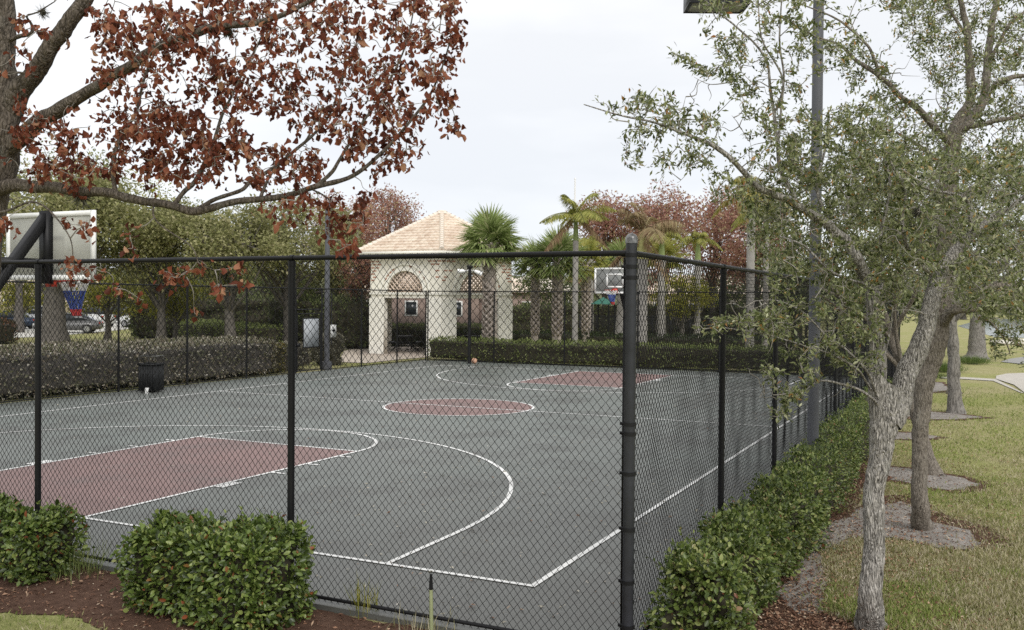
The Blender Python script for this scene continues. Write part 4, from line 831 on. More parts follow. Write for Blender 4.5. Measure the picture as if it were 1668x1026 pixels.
# ------------------------------------------------------------------ trees, far
def bgtree(label, u, d, vtop, vlow, wpx, mat, nleaf, Ls, trunk_w=.3, group=None, name='tree', bark=BARKFAR, dens=1.0, vbase=None, shape=1.0):
    base = P(u, 488, d); base[2] = GZ
    hor = 488+(834-u)*math.tan(ROLL)*-1*0
    ztop = CZ+(488-vtop)*d/F; zlow = max(.6, CZ+(488-vlow)*d/F); rw = wpx/2*d/F; cz_ = (ztop+zlow)/2; rz_ = (ztop-zlow)/2
    root = empty(name, base); tag(root, label, 'tree', group)
    tr = MB(); k = np.linspace(0, 1, 8)[:, None]; c = base*(1-k)+np.array([base[0], base[1], cz_+rz_*.5])*k+.25*np.stack([noise(k*[3, 0, 0]+base, 1, 1), noise(k*[3, 0, 0]+base, 1, 2), k[:, 0]*0], 1)*k
    tr.tube(c, trunk_w*(1-.75*k[:, 0])*(1+.5*np.exp(-k[:, 0]*14)), 12)
    nb = int(26*dens); cen = np.array([base[0], base[1], cz_]); bc_ = cen+sph(nb)*(rng.uniform(.15, 1, nb)**.45)[:, None]*np.array([rw, rw, rz_])*.82
    for i in range(0, nb):
        s0 = c[int(rng.integers(2, 7))]; m_ = (s0+bc_[i])/2+rng.normal(0, .25, 3); tr.tube(catmull([s0, m_, bc_[i]], 4), np.linspace(trunk_w*.28, .02, 9), 6)
    tr.build('trunk', bark, root, True)
    br = rng.uniform(.22, .5, nb)*min(rw, rz_*1.2); wts = br**2; ids = rng.choice(nb, nleaf, p=wts/wts.sum())
    off = sph(nleaf)*(rng.random(nleaf)**.6)[:, None]*br[ids][:, None]*np.array([1.15, 1.15, .85]); p_ = bc_[ids]+off
    keep = noise(p_, 1.6/max(.4, br.mean()), 2) > -.35; p_ = p_[keep]; off = off[keep]; n = len(p_)
    d_ = unit(off*.8+sph(n)*br.mean()); sz = Ls*rng.uniform(.6, 1.3, n)
    v, f = leaves(p_, d_, sph(n)+np.array([0, 0, .6]), sz, sz*.55, .2, .15, 0)
    MB().add(v, f).build('crown', mat, root)
    return root
gL = 'trees behind the left side of the court'; gR = 'red leaved trees behind the far end'
bgtree('big tree with thick pale grey trunk and olive crown behind the near hoop', 88, 47, 250, 475, 330, OLIVE, 17000, .21, .62, gL, dens=1.6)
bgtree('olive green tree behind the trash can side of the court', 262, 50, 335, 480, 270, OLIVE, 19000, .18, .26, gL, dens=1.6)
bgtree('wide olive tree right of the trash can behind the left fence', 375, 48, 326, 478, 240, OLIVE, 20000, .18, .3, gL, dens=1.6)
bgtree('olive tree behind the chain-link gate', 470, 52, 318, 488, 220, OLIVE, 20000, .18, .3, gL, dens=1.6)
bgtree('thin olive grey tree behind the left light pole', 548, 56, 338, 500, 120, OLIVE, 10000, .17, .2, gL)
bgtree('tall bright yellow green tree rising behind the olive trees', 240, 82, 288, 470, 130, YGREEN, 8000, .25, .3, gL, dens=1.3)
bgtree('yellow green low tree above the parked white car', 175, 58, 440, 525, 190, YGREEN, 7000, .18, .2, gL)
bgtree('yellow green tree with thin pale trunk above the driveway', 285, 54, 430, 525, 130, YGREEN, 5500, .17, .14, gL)
bgtree('dark green tree at the back between the olive crowns', 330, 88, 345, 520, 260, DGREEN, 9000, .28, .3, gL, dens=1.3)
bgtree('dark green tree deep behind the gate', 430, 75, 400, 540, 190, DGREEN, 9000, .24, .3, gL, dens=1.2)
bgtree('shady dark tree behind the grey panel of the gate', 520, 66, 440, 560, 130, DGREEN, 7000, .22, .25, gL)
bgtree('pale sparse tree high at the left edge behind the hoop', 30, 70, 225, 480, 240, OLIVE, 6000, .22, .3, gL)
bgtree('pale thin tree at the upper left behind the red leaved limbs', 150, 95, 260, 420, 200, OLIVE, 4500, .26, .3, gL)
bgtree('yellow brown shrubby tree above the dark parked car', 30, 72, 455, 520, 120, YGREEN, 3500, .2, .2, gL)
bgtree('red leaved tree left of the pavilion roof', 565, 62, 305, 480, 150, REDFAR, 11000, .18, .25, gR)
bgtree('taller red leaved tree just behind the left slope of the pavilion roof', 632, 72, 288, 470, 150, REDFAR, 11000, .19, .25, gR, dens=1.5)
bgtree('red brown tree low beside the pavilion wall', 585, 52, 395, 500, 90, REDFAR, 7000, .15, .15, gR)
bgtree('red leaved tree behind the curved palm', 985, 66, 285, 480, 150, REDFAR, 13000, .19, .25, gR)
bgtree('broad red leaved tree behind the brown crowned palm', 1075, 62, 292, 480, 180, REDFAR, 15000, .19, .25, gR, dens=1.3)
bgtree('red leaved tree between the brown crowned palm and the pale palm', 1160, 64, 296, 490, 150, REDFAR, 11500, .19, .25, gR)
bgtree('red leaved tree at the right behind the oak foliage', 1232, 58, 300, 470, 140, REDFAR, 12000, .19, .25, gR)
bgtree('yellow green tree low behind the distant hoop', 1110, 52, 440, 520, 110, YGREEN, 4500, .15, .16, 'green trees behind the far end')
bgtree('dark green tree behind the palms right of the pavilion', 905, 74, 415, 520, 150, DGREEN, 7000, .22, .25, 'green trees behind the far end')
bgtree('dark tree behind the hedge beyond the right fence', 1180, 70, 430, 540, 150, DGREEN, 6000, .22, .25, 'green trees behind the far end')
bgtree('deep green tree behind the right fence and the oaks', 1300, 55, 380, 570, 170, DGREEN, 8000, .2, .25, 'green trees behind the far end', dens=1.3)
bgtree('green tree behind the right fence near the trunk fork', 1410, 48, 400, 590, 130, DGREEN, 6500, .18, .25, 'green trees behind the far end')
bgtree('olive tree on the far lake shore', 1655, 170, 470, 520, 90, OLIVE, 4000, .5, .4, 'trees on the lake shore')
bgtree('round olive tree on the far lake shore beside the thick oak', 1570, 160, 465, 525, 90, OLIVE, 4000, .5, .4, 'trees on the lake shore')
bgtree('wide olive tree on the far lake shore at the right edge', 1700, 150, 468, 522, 110, OLIVE, 5000, .5, .4, 'trees on the lake shore')
bgtree('low dark tree on the far lake shore behind the trunks', 1500, 150, 462, 525, 90, DGREEN, 5000, .5, .4, 'trees on the lake shore')
bgtree('grey green tree across the lake between the round olive tree and the right edge', 1612, 190, 476, 520, 80, DGREEN, 4500, .5, .4, 'trees on the lake shore')
bgtree('small dark bush tree beside the fourth oak', 1520, 44, 545, 580, 40, DGREEN, 2500, .14, .12, 'green trees behind the far end')
# ------------------------------------------------------------------ palms
def sabal(label, u, d, vc, rpx_, tw, boots=True, mat=SABAL, nf=34, group='sabal palms near the pavilion'):
    b0 = P(u, 488, d); b0[2] = GZ; zc = CZ+(488-vc)*d/F; R_ = rpx_*d/F
    root = empty('sabal_palm', b0); tag(root, label, 'palm tree', group)
    tr = MB(); h = zc-R_*.25; zs = np.linspace(GZ, h, 14); tr.tube([[b0[0]+.05*math.sin(z), b0[1]+.04*math.sin(z*1.3), z] for z in zs], tw*(1+.12*np.sin(zs*2.1)), 14)
    if boots:
        zz = np.arange(.5 if tw > .2 else 1.0, h, .14)
        for i, z in enumerate(zz):
            for q in range(5):
                a = q*2*PI/5+i*.63; dv = np.array([math.cos(a), math.sin(a), 0]); c_ = np.array([b0[0], b0[1], z])+dv*tw
                tr.bar(c_, c_+dv*tw*.45+np.array([0, 0, .22]), .11, .035)
    tr.build('trunk', PALMBOOT if boots else PALMB, root, not boots)
    cr = MB(); top = np.array([b0[0], b0[1], h])
    for i in range(nf):
        el = math.radians(rng.uniform(-28, 85)); az = i*2.399+rng.uniform(-.2, .2); dv = np.array([math.cos(el)*math.cos(az), math.cos(el)*math.sin(az), math.sin(el)])
        pl = R_*rng.uniform(.34, .52); hub = top+dv*pl+np.array([0, 0, -.12*pl*math.cos(el)])
        cr.tube([top+dv*.05, (top+hub)/2+[0, 0, .04], hub], [.03, .022, .014], 4, False)
        side = unit(np.cross(dv, [0, 0, 1.0])+1e-3); upv = np.cross(side, dv); m = 26; th = np.linspace(-1.75, 1.75, m)+rng.normal(0, .03, m)
        ax = dv[None]*np.cos(th)[:, None]+side[None]*np.sin(th)[:, None]+upv[None]*.18*np.cos(th*1.5)[:, None]
        ln_ = R_*(.62-.09*np.abs(th))*rng.uniform(.85, 1.1, m); dd = unit(ax+np.array([0, 0, -.22]))
        v, f = leaves(np.repeat(hub[None], m, 0), dd, np.repeat(upv[None], m, 0), ln_, .07*R_/1.5, .3, rng.uniform(.05, .4, m), 1); cr.add(v, f)
    cr.build('crown', mat, root)
    return root
sabal('sabal palm with round fan crown in front of the pavilion', 797, 42.5, 382, 64, .23, nf=56)
sabal('shaggy sabal palm right of the pavilion with booted trunk', 872, 45, 418, 46, .15, nf=30)
sabal('bright green sabal palm between two trunks right of the pavilion', 908, 44, 412, 60, .19, nf=44)
sabal('yellowish sabal palm behind the pale smooth palm trunk', 955, 48, 418, 50, .18, nf=28, mat=FEATHER)
sabal('small sabal palm half hidden by the corner post', 1012, 50, 412, 44, .26, boots=False, nf=22)
sabal('low sabal crown above the hedge behind the right fence', 1080, 55, 405, 46, .2, boots=False, nf=20, mat=FEATHER)
def feather(label, u, d, vtop_trunk, wtr, fl, mat, shaft=None, nf=11, droop=.6, group='feather palms behind the far fence', wind=0.0, dead=0):
    b0 = P(u, 488, d); b0[2] = GZ; h = CZ+(488-vtop_trunk)*d/F
    root = empty('feather_palm', b0); tag(root, label, 'palm tree', group)
    zs = np.linspace(GZ, h, 16); tr = MB(); tr.tube([[b0[0], b0[1], z] for z in zs], wtr*(1+.25*np.exp(-zs*1.2)+.04*np.sin(zs*9)), 14); tr.build('trunk', PALMB, root, True)
    sh = MB(); sh.tube([[b0[0], b0[1], h-.02], [b0[0], b0[1], h+.5], [b0[0], b0[1], h+1.15]], [wtr*1.02, wtr*.85, wtr*.4], 12); sh.build('crown_shaft', shaft or SABAL, root, True)
    top = np.array([b0[0], b0[1], h+1.05]); cr = MB(); dm = MB()
    for i in range(nf+dead):
        isdead = i >= nf; az = i*2.399+.4; el = math.radians(rng.uniform(10, 75)) if not isdead else math.radians(-35); L = fl*rng.uniform(.8, 1.1)
        dv = np.array([math.cos(az), math.sin(az), 0])+wind*R2; t_ = np.linspace(0, 1, 15)[:, None]
        c = top+dv*(L*math.cos(el)*t_)+np.array([0, 0, 1.0])*(L*math.sin(el)*t_-droop*L*t_**2.2*(1.0 if not isdead else .5))
        B = dm if isdead else cr; B.tube(c, np.linspace(.03, .006, 15), 4, False)
        m = 64; tt = np.linspace(.12, .99, m); pc = np.stack([np.interp(tt, t_[:, 0], c[:, k]) for k in range(3)], 1); tg = unit(np.gradient(pc, axis=0)); sd = unit(np.cross(tg, [0, 0, 1.0]))
        for sgn in (-1, 1):
            dd = unit(sd*sgn+tg*.55+np.array([0, 0, -.55])+rng.normal(0, .12, (m, 3)))
            ll = L*.26*np.sin(PI*(.12+.83*tt))*rng.uniform(.8, 1.1, m)
            v, f = leaves(pc, dd, np.repeat([[0, 0, 1.0]], m, 0)+tg*.3, ll, .038, .1, rng.uniform(.1, .5, m), 1); B.add(v, f)
    cr.build('crown', mat, root)
    if dead: dm.build('dead_frond', DEADFROND, root)
    return root
feather('palm with smooth pale trunk and arching yellow green fronds right of the pavilion', 937, 41, 390, .12, 2.2, FEATHER, nf=14, droop=.5, dead=2)
BROWNF = leafmat('brown_olive_frond', [(0, (.20, .13, .07)), (.5, (.33, .24, .13)), (1, (.42, .37, .19))], .35, .7)
feather('palm with yellow green crown shaft and brown crown right of the corner post', 1046, 39.5, 420, .22, 2.7, BROWNF, simple('yellow_shaft', (.40, .38, .14), .6), nf=11, droop=.55, dead=2)
feather('palm with grey trunk and yellow fronds peeking over the oak foliage', 1222, 39.0, 352, .17, 2.3, leafmat('gold_frond', [(0, (.16, .16, .03)), (.5, (.34, .31, .06)), (1, (.48, .40, .12))]), nf=10, droop=.8)
feather('slim grey palm behind the second right fence post', 1247, 41, 385, .12, 1.8, FEATHER, nf=9, droop=.8)
for i, (u, d, lab) in enumerate([(1077, 47, 'pale palm trunk right of the brown crowned palm'), (1136, 52, 'thin pale palm trunk seen through the middle of the right fence bay'), (962, 56, 'grey palm trunk beside the distant backboard')]):
    feather(lab, u, d, 420, .17, 1.6, FEATHER, nf=8, droop=.8)
# ------------------------------------------------------------------ pavilion
DC = 48.4; cen = P(719, 488, DC); cen[2] = 0; ta = math.atan2(CY-cen[1], CX-cen[0])
pv = empty('pavilion', (cen[0], cen[1], 0)); tag(pv, 'cream hexagonal pavilion with arches and a tan tiled hip roof beyond the court', 'pavilion')
RB, RR, ZE, ZA = 3.95, 4.6, 4.9, 7.05; TH = .34
hexa = [ta+k*PI/3 for k in range(6)]
V6 = [cen[:2]+RB*np.array([math.cos(a), math.sin(a)]) for a in hexa]
def facemap(i):
    a, b_ = V6[i], V6[(i+1) % 6]; L = np.linalg.norm(b_-a); d = (b_-a)/L; n = np.array([d[1], -d[0]])
    if n@(a-cen[:2]) < 0: n = -n
    return a, d, n, L
wall = MB(); piers = [MB() for _ in range(6)]; latts = [MB() for _ in range(6)]; trim = MB(); latt = MB(); brick = MB()
def prism(mb, i, pts, t0, t1):
    """pts: polygon in face coords (s,z), extruded from outward offset t0 to t1"""
    a, d, n, L = facemap(i); m = len(pts)
    v = [[*(a+d*s+n*t0), z] for s, z in pts]+[[*(a+d*s+n*t1), z] for s, z in pts]
    mb.add(v, [[k, (k+1) % m, m+(k+1) % m, m+k] for k in range(m)])
    if m == 4: mb.add(v, [[0, 1, 2, 3], [7, 6, 5, 4]])
ZO, ZS, RA = 2.70, 2.98, 1.0
for i in range(6):
    a, d, n, L = facemap(i); c = L/2; pw = .74
    for s0, s1 in ((.0, pw), (L-pw, L)):
        prism(wall, i, [(s0, 0), (s1, 0), (s1, ZO), (s0, ZO)], -TH, 0)
        prism(piers[i if s0 == 0 else (i+1) % 6], i, [(s0-.03 if s0 == 0 else s0-.05, .002), (s1+.05 if s0 == 0 else s1+.03, .002), (s1+.05 if s0 == 0 else s1+.03, ZO-.02), (s0-.03 if s0 == 0 else s0-.05, ZO-.02)], .003, .07)
    prism(wall, i, [(0, ZO), (L, ZO), (L, ZS), (0, ZS)], -TH, 0)
    prism(trim, i, [(-.04, ZS-.12), (L+.04, ZS-.12), (L+.04, ZS-.03), (-.04, ZS-.03)], .003, .06)
    prism(wall, i, [(0, ZS), (c-RA, ZS), (c-RA, ZE), (0, ZE)], -TH, 0); prism(wall, i, [(c+RA, ZS), (L, ZS), (L, ZE), (c+RA, ZE)], -TH, 0)
    q = np.linspace(0, PI, 17)
    for k in range(16):
        s0, s1 = c-RA*math.cos(q[k]), c-RA*math.cos(q[k+1]); z0, z1 = ZS+RA*math.sin(q[k]), ZS+RA*math.sin(q[k+1])
        prism(wall, i, [(s0, z0), (s1, z1), (s1, ZE), (s0, ZE)], -TH, 0)
        r0, r1 = RA+.02, RA+.19
        prism(trim, i, [(c-r0*math.cos(q[k]), ZS+r0*math.sin(q[k])), (c-r0*math.cos(q[k+1]), ZS+r0*math.sin(q[k+1])), (c-r1*math.cos(q[k+1]), ZS+r1*math.sin(q[k+1])), (c-r1*math.cos(q[k]), ZS+r1*math.sin(q[k]))], .003, .09)
        r0, r1 = RA+.30, RA+.40
        prism(trim, i, [(c-r0*math.cos(q[k]), ZS+r0*math.sin(q[k])), (c-r0*math.cos(q[k+1]), ZS+r0*math.sin(q[k+1])), (c-r1*math.cos(q[k+1]), ZS+r1*math.sin(q[k+1])), (c-r1*math.cos(q[k]), ZS+r1*math.sin(q[k]))], .003, .075)
    for sg in (1, -1):
        for off in np.arange(-2.4, 2.4, .235):
            # diagonal bar s = c + off + sg*t, z = ZS + t
            ts = np.linspace(0, RA, 60); s_ = off+sg*ts; ok = s_**2+ts**2 < RA*RA
            if ok.sum() > 3:
                t0, t1 = ts[ok][0], ts[ok][-1]
                p0 = a+d*(c+off+sg*t0)-n*(.05+.016*sg); p1 = a+d*(c+off+sg*t1)-n*(.05+.016*sg)
                latts[i].bar([*p0, ZS+t0], [*p1, ZS+t1], .065, .03, (*n, 0))
    for k in range(2, 19):
        if rng.random() < .35:
            q0, q1 = PI*(k/20+.004), PI*(k/20+.034); r0, r1 = RA+.215, RA+.29
            prism(brick, i, [(c-r0*math.cos(q0), ZS+r0*math.sin(q0)), (c-r0*math.cos(q1), ZS+r0*math.sin(q1)), (c-r1*math.cos(q1), ZS+r1*math.sin(q1)), (c-r1*math.cos(q0), ZS+r1*math.sin(q0))], .002, .014)
    # worn brick patches at the corners
    for r in range(9):
        zz = ZE-.12-r*.15
        for side in (0, 1):
            nb_ = max(0, 3-r//3)
            for q_ in range(nb_):
                if rng.random() < .72:
                    s0 = .02+q_*.26+(r % 2)*.1; s0 = s0 if side == 0 else L-s0-.2
                    prism(brick, i, [(s0, zz-.06), (s0+.2, zz-.06), (s0+.2, zz+.0), (s0, zz+.0)], .002, .014)
wall.build('wall', STUCCO, pv); [m_.build('pier', TRIM, pv) for m_ in piers]; trim.build('arch_trim', TRIM, pv); [m_.build('lattice', LATT, pv) for m_ in latts]; brick.build('brick_patch', BRICKP, pv)
roof = MB(); ridge = MB(); fas = MB()
E6 = [cen[:2]+RR*np.array([math.cos(a), math.sin(a)]) for a in hexa]; ap = np.array([cen[0], cen[1], ZA])
for i in range(6):
    A3 = np.array([*E6[i], ZE]); B3 = np.array([*E6[(i+1) % 6], ZE]); nc = 14
    fn = unit(np.cross(B3-A3, ap-A3)); fn = fn if fn[2] > 0 else -fn
    for k in range(nc):
        t0, t1 = k/nc, (k+1.12)/nc; t1 = min(t1, 1)
        a0, b0_ = A3+(ap-A3)*t0, B3+(ap-B3)*t0; a1, b1 = A3+(ap-A3)*t1, B3+(ap-B3)*t1
        L0 = np.linalg.norm(b0_-a0); m = max(4, int(L0/.055)); x = np.linspace(0, 1, m+1); s_ = (x-.5)*L0
        wv = .028*np.abs(np.sin(s_*PI/.30+.2))
        lo = a0+(b0_-a0)*x[:, None]+fn*(wv+.075)[:, None]; hi = a1+(b1-a1)*x[:, None]+fn*(wv+.012)[:, None]
        un = a0+(b0_-a0)*x[:, None]+fn*(wv*.3)[:, None]
        j = np.arange(m); roof.add(np.concatenate([lo, hi, un]), np.concatenate([np.stack([j, j+1, j+m+2, j+m+1], 1), np.stack([j+2*m+2, j+2*m+3, j+1, j], 1)]))
    for k in range(19):
        t0, t1 = k/19, (k+1.15)/19; p0 = A3+(ap-A3)*t0; p1 = A3+(ap-A3)*min(t1, 1); up = np.array([0, 0, .05]); ridge.tube([p0+up*1.5, p1+up], [.125, .10], 10)
    fas.bar([*E6[i], ZE-.07], [*E6[(i+1) % 6], ZE-.07], .08, .14); 
rf = roof.build('roof', TILE, pv); ridge.tube([ap+[0, 0, -.05], ap+[0, 0, .12]], [.34, .2], 12); ridge.build('ridge_cap', RIDGE, rf, True)
fas.add([[*e, ZE-.1] for e in E6], [[0, 1, 2, 3, 4, 5]]) if False else None
fas.build('fascia', TRIM, pv)
cl_ = MB(); cl_.add(np.array([[*(cen[:2]+(RR-.05)*np.array([math.cos(a), math.sin(a)])), ZE-.15] for a in hexa]), [[0, 1, 2, 3], [0, 3, 4, 5]]); cl_.build('ceiling', simple('pav_ceiling', (.35, .30, .25), .9), pv)
fl = MB(); fl.add(np.array([[*(cen[:2]+4.7*np.array([math.cos(a), math.sin(a)])), .0] for a in hexa]+[[*(cen[:2]+4.7*np.array([math.cos(a), math.sin(a)])), -.1] for a in hexa]), [[0, 1, 2, 3], [0, 3, 4, 5]]+[[k, 6+k, 6+(k+1) % 6, (k+1) % 6] for k in range(6)]); fl.build('floor', simple('pav_floor', (.45, .38, .32), .8), pv)
# picnic table and railing inside
def railing(label, a, b_, n, h=1.0):
    a = np.array(a, float); b_ = np.array(b_, float); r = empty('railing', (*a, 0)); tag(r, label, 'railing')
    m = MB(); m.bar([*a, h], [*b_, h], .05, .04); m.bar([*a, .12], [*b_, .12], .04, .03); m.build('rail', DARKIN, r)
    m = MB()
    for k in range(n+1):
        c = a+(b_-a)*k/n; m.bar([*c, .0 if k % 6 == 0 else .13], [*c, h-.03], .02 if k % 6 else .05)
    m.build('balusters', DARKIN, r)
pr = np.array([R2[0], R2[1]]); 
c1 = P(665, 488, 50.5)[:2]; railing('low black railing seen through the left arch of the pavilion', c1-pr*1.15, c1+pr*1.3, 22, .95)
def picnic(label, c, rz):
    t = empty('picnic_table', (*c, 0), rz); tag(t, label, 'picnic table', 'picnic tables in the pavilion')
    R = np.array([[math.cos(rz), -math.sin(rz), 0], [math.sin(rz), math.cos(rz), 0], [0, 0, 1]]); Q = lambda x, y, z: np.array([c[0], c[1], 0])+R@np.array([x, y, z])
    MB().box(Q(0, 0, .75), (.9, .38, .025), R).build('tabletop', DARKIN, t)
    for y in (-.68, .68): MB().box(Q(0, y, .45), (.9, .14, .02), R).build('bench', DARKIN, t)
    for x in (-.6, .6):
        m = MB(); m.bar(Q(x, -.7, .02), Q(x, .2, .72), .05); m.bar(Q(x+.052, .7, .02), Q(x+.052, -.2, .72), .05); m.bar(Q(x, -.7, .42), Q(x, .7, .42), .048); m.build('leg', DARKIN, t)
picnic('black picnic table under the left arch of the pavilion', P(660, 488, 48.5)[:2], ta); picnic('black picnic table under the right arch of the pavilion', P(772, 488, 49.5)[:2], ta+.7)
# ------------------------------------------------------------------ far street, houses, fence, flagpole, shelter
gsheet('road', [(560, 521), (900, 519), (1240, 521), (1240, 517), (900, 515.5), (560, 517)], .04, CONC)
gsheet('road', [(560, 536), (900, 534), (1240, 536), (1240, 522), (900, 520), (560, 522)], .03, simple('dark_asphalt', (.10, .10, .10), .9))
def house(label, u, d, wid, dep, h, wm, rm, nwin):
    c = P(u, 488, d); c[2] = 0; an = math.atan2(R2[1], R2[0]); R = np.array([[math.cos(an), -math.sin(an), 0], [math.sin(an), math.cos(an), 0], [0, 0, 1]])
    r = empty('house', c, 0); tag(r, label, 'house', 'houses beyond the far street'); Q = lambda x, y, z: c+R@np.array([x, y, z])
    MB().box(Q(0, dep/2, h/2), (wid/2, dep/2, h/2), R).build('wall', wm, r)
    m = MB(); e = .6; v = [Q(-wid/2-e, -e, h), Q(wid/2+e, -e, h), Q(wid/2+e, dep+e, h), Q(-wid/2-e, dep+e, h), Q(-wid/2+dep*.5, dep/2, h+2), Q(wid/2-dep*.5, dep/2, h+2)]
    m.add(v, [[0, 1, 5, 4], [2, 3, 4, 5]]); m.add(v, [[1, 2, 5], [3, 0, 4]]); m.add([p+np.array([0,0,-.01]) for p in v[:4]], [[3, 2, 1, 0]]); m.build('roof', rm, r)
    for k in range(nwin):
        x = (k+.5)/nwin*wid-wid/2; wf = MB().box(Q(x, -.04, h*.52), (.62, .035, .75), R).build('window', WHITE, r)
        MB().box(Q(x, -.085, h*.52), (.5, .01, .62), R).build('pane', GLASSD, wf)
house('pink house front seen through the left arch of the pavilion', 670, 92, 13, 9, 3.4, WALLP, TILE, 3)
house('tan house with white windows seen through the right arch of the pavilion', 800, 94, 11, 9, 3.4, WALLP, TILE, 3)
house('pale house far behind the palm trunks', 870, 98, 9, 9, 3.6, WALLC, RIDGE, 3)
house('grey tan house far behind the right fence', 1160, 95, 14, 9, 3.4, WALLC, TILE, 4)
house('tan house far behind the driveway trees', 40, 130, 18, 9, 4, WALLC, TILE, 4)
pf = empty('picket_fence', P(960, 488, 60)); tag(pf, 'dark metal picket fence far behind the palms', 'fence'); m = MB(); m2 = MB(); a_ = P(945, 488, 60)[:2]; b_ = P(1250, 488, 56)[:2]
for k in range(150):
    c = a_+(b_-a_)*k/149; m.bar([*c, 0], [*c, 1.75], .025 if k % 15 else .08)
for z in (.25, 1.65): m2.bar([*a_, z], [*b_, z], .04, .04)
m.build('pickets', DARKIN, pf); m2.build('rail', DARKIN, pf)
fp = empty('flagpole', P(935, 488, 70)); tag(fp, 'thin white pole rising above the palms', 'flagpole'); b_ = P(935, 488, 70); MB().tube([[b_[0], b_[1], 0], [b_[0], b_[1], 7], [b_[0], b_[1], CZ+(488-291)*70/F]], [.1, .08, .045], 10).build('pole', WHITE, fp, True)
MB().tube([[b_[0], b_[1], CZ+(488-291)*70/F], [b_[0], b_[1], CZ+(488-290)*70/F+.06]], [.07, .05], 8).build('finial', WHITE, fp, True)
ph = empty('play_shelter', P(983, 488, 54)); tag(ph, 'small dark green canopy on posts behind the distant hoop', 'shelter'); c = P(983, 488, 54); 
m = MB(); m.add([[c[0]-.6, c[1]-.6, 2.45], [c[0]+.6, c[1]-.6, 2.45], [c[0]+.6, c[1]+.6, 2.45], [c[0]-.6, c[1]+.6, 2.45], [c[0], c[1], 2.85]], [[0, 1, 4], [1, 2, 4], [2, 3, 4], [3, 0, 4]]); m.build('canopy', GREENROOF, ph)
for x in (-.5, .5):
    for y in (-.5, .5): MB().tube([[c[0]+x, c[1]+y, 0], [c[0]+x, c[1]+y, 2.5]], .05, 8).build('post', DARKIN, ph, True)
# ------------------------------------------------------------------ cars
def car(label, pos, rz, paint, suv=False):
    r = empty('parked_car', pos, rz); tag(r, label, 'car', 'cars parked beyond the left hedge')
    R = np.array([[math.cos(rz), -math.sin(rz), 0], [math.sin(rz), math.cos(rz), 0], [0, 0, 1]]); o = np.array([*pos[:2], GZ+.02])
    H = 1.0 if not suv else 1.22
    def loft(st, nm, mt, par):
        m = MB(); vs = []
        for x, z0, z1, hw, hw2 in st: vs.append([[x, -hw, z0], [x, -hw*1.03, (z0+z1)/2], [x, -hw2, z1], [x, hw2, z1], [x, hw*1.03, (z0+z1)/2], [x, hw, z0]])
        n = 6; V = np.array(vs).reshape(-1, 3)@R.T+o; f = []
        for i in range(len(st)-1):
            for k in range(n): f.append([i*n+k, (i+1)*n+k, (i+1)*n+(k+1) % n, i*n+(k+1) % n])
        m.add(V, f); e = (len(st)-1)*n; m.add(V, [[0, 1, 2, 3], [0, 3, 4, 5], [e+3, e+2, e+1, e], [e+5, e+4, e+3, e]]); return m.build(nm, mt, par, False)
    b = loft([(-2.25, .42, .72*H, .78, .7), (-2.15, .28, .9*H, .86, .76), (-1.3, .22, .93*H, .9, .82), (.9, .22, .9*H, .9, .82), (1.7, .24, .82*H, .88, .76), (2.2, .3, .68*H, .8, .68), (2.3, .4, .58*H, .74, .62)], 'body', paint, r)
    if suv: cab = [(-2.1, .9*H, 1.05*H, .76, .72), (-1.8, .9*H, 1.42*H, .78, .64), (.2, .9*H, 1.45*H, .78, .64), (1.05, .9*H, .95*H, .76, .72)]
    else: cab = [(-1.75, .9, .95, .74, .7), (-1.0, .9, 1.42, .76, .58), (.1, .9, 1.45, .76, .58), (1.1, .88, .93, .74, .7)]
    loft(cab, 'windows', GLASSD, r)
    zt = cab[2][2]; loft([(cab[1][0]-.05, zt-.06, zt+.02, .63, .56), (cab[2][0]+.05, zt-.06, zt+.03, .63, .56)], 'roof', paint, r)
    for x in (-1.4, 1.4):
        for y in (-.86, .86):
            c = o+R@np.array([x, y, .33]); ax = R@np.array([0, .1, 0]); w_ = MB().tube([c-ax, c+ax], .33, 18).build('wheel', TYRE, r); s_ = 1 if y > 0 else -1
            MB().tube([c+ax*s_*.98, c+ax*s_*1.06], .21, 12).build('rim', RIM, w_)
    for y in (-.6, .6): MB().box(o+R@np.array([2.24, y, .62*H]), (.05, .14, .07), R).build('headlight', WHITE, r); 
    for y in (-.66, .66): MB().box(o+R@np.array([-2.2, y, .74*H]), (.05, .1, .08), R).build('taillight', RED, r)
crz = math.atan2(-R2[1], -R2[0])
car('dark grey sedan seen side-on behind the thick grey trunk', P(112, 488, 70), crz+.25, carpaint('dark_silver', (.12, .12, .12)))
car('white sports utility car parked behind the dark grey sedan', P(150, 488, 86), crz-.5, carpaint('white_car', (.75, .75, .73)), True)
car('dark car parked to the right of the white sports utility car', P(178, 488, 98), crz-.5, carpaint('black_car', (.04, .04, .05)), True)
car('dark blue car at the left edge behind the low hedge', P(14, 488, 78), crz+.1, carpaint('blue_car', (.03, .05, .09)))
car('silver car beside the dark blue car at the left edge', P(54, 488, 84), crz+.5, carpaint('silver_car', (.45, .46, .48)), True)
car('white car half hidden by shrubs under the yellow green tree', P(236, 488, 84), crz-.3, carpaint('pearl_car', (.72, .72, .70)), True)
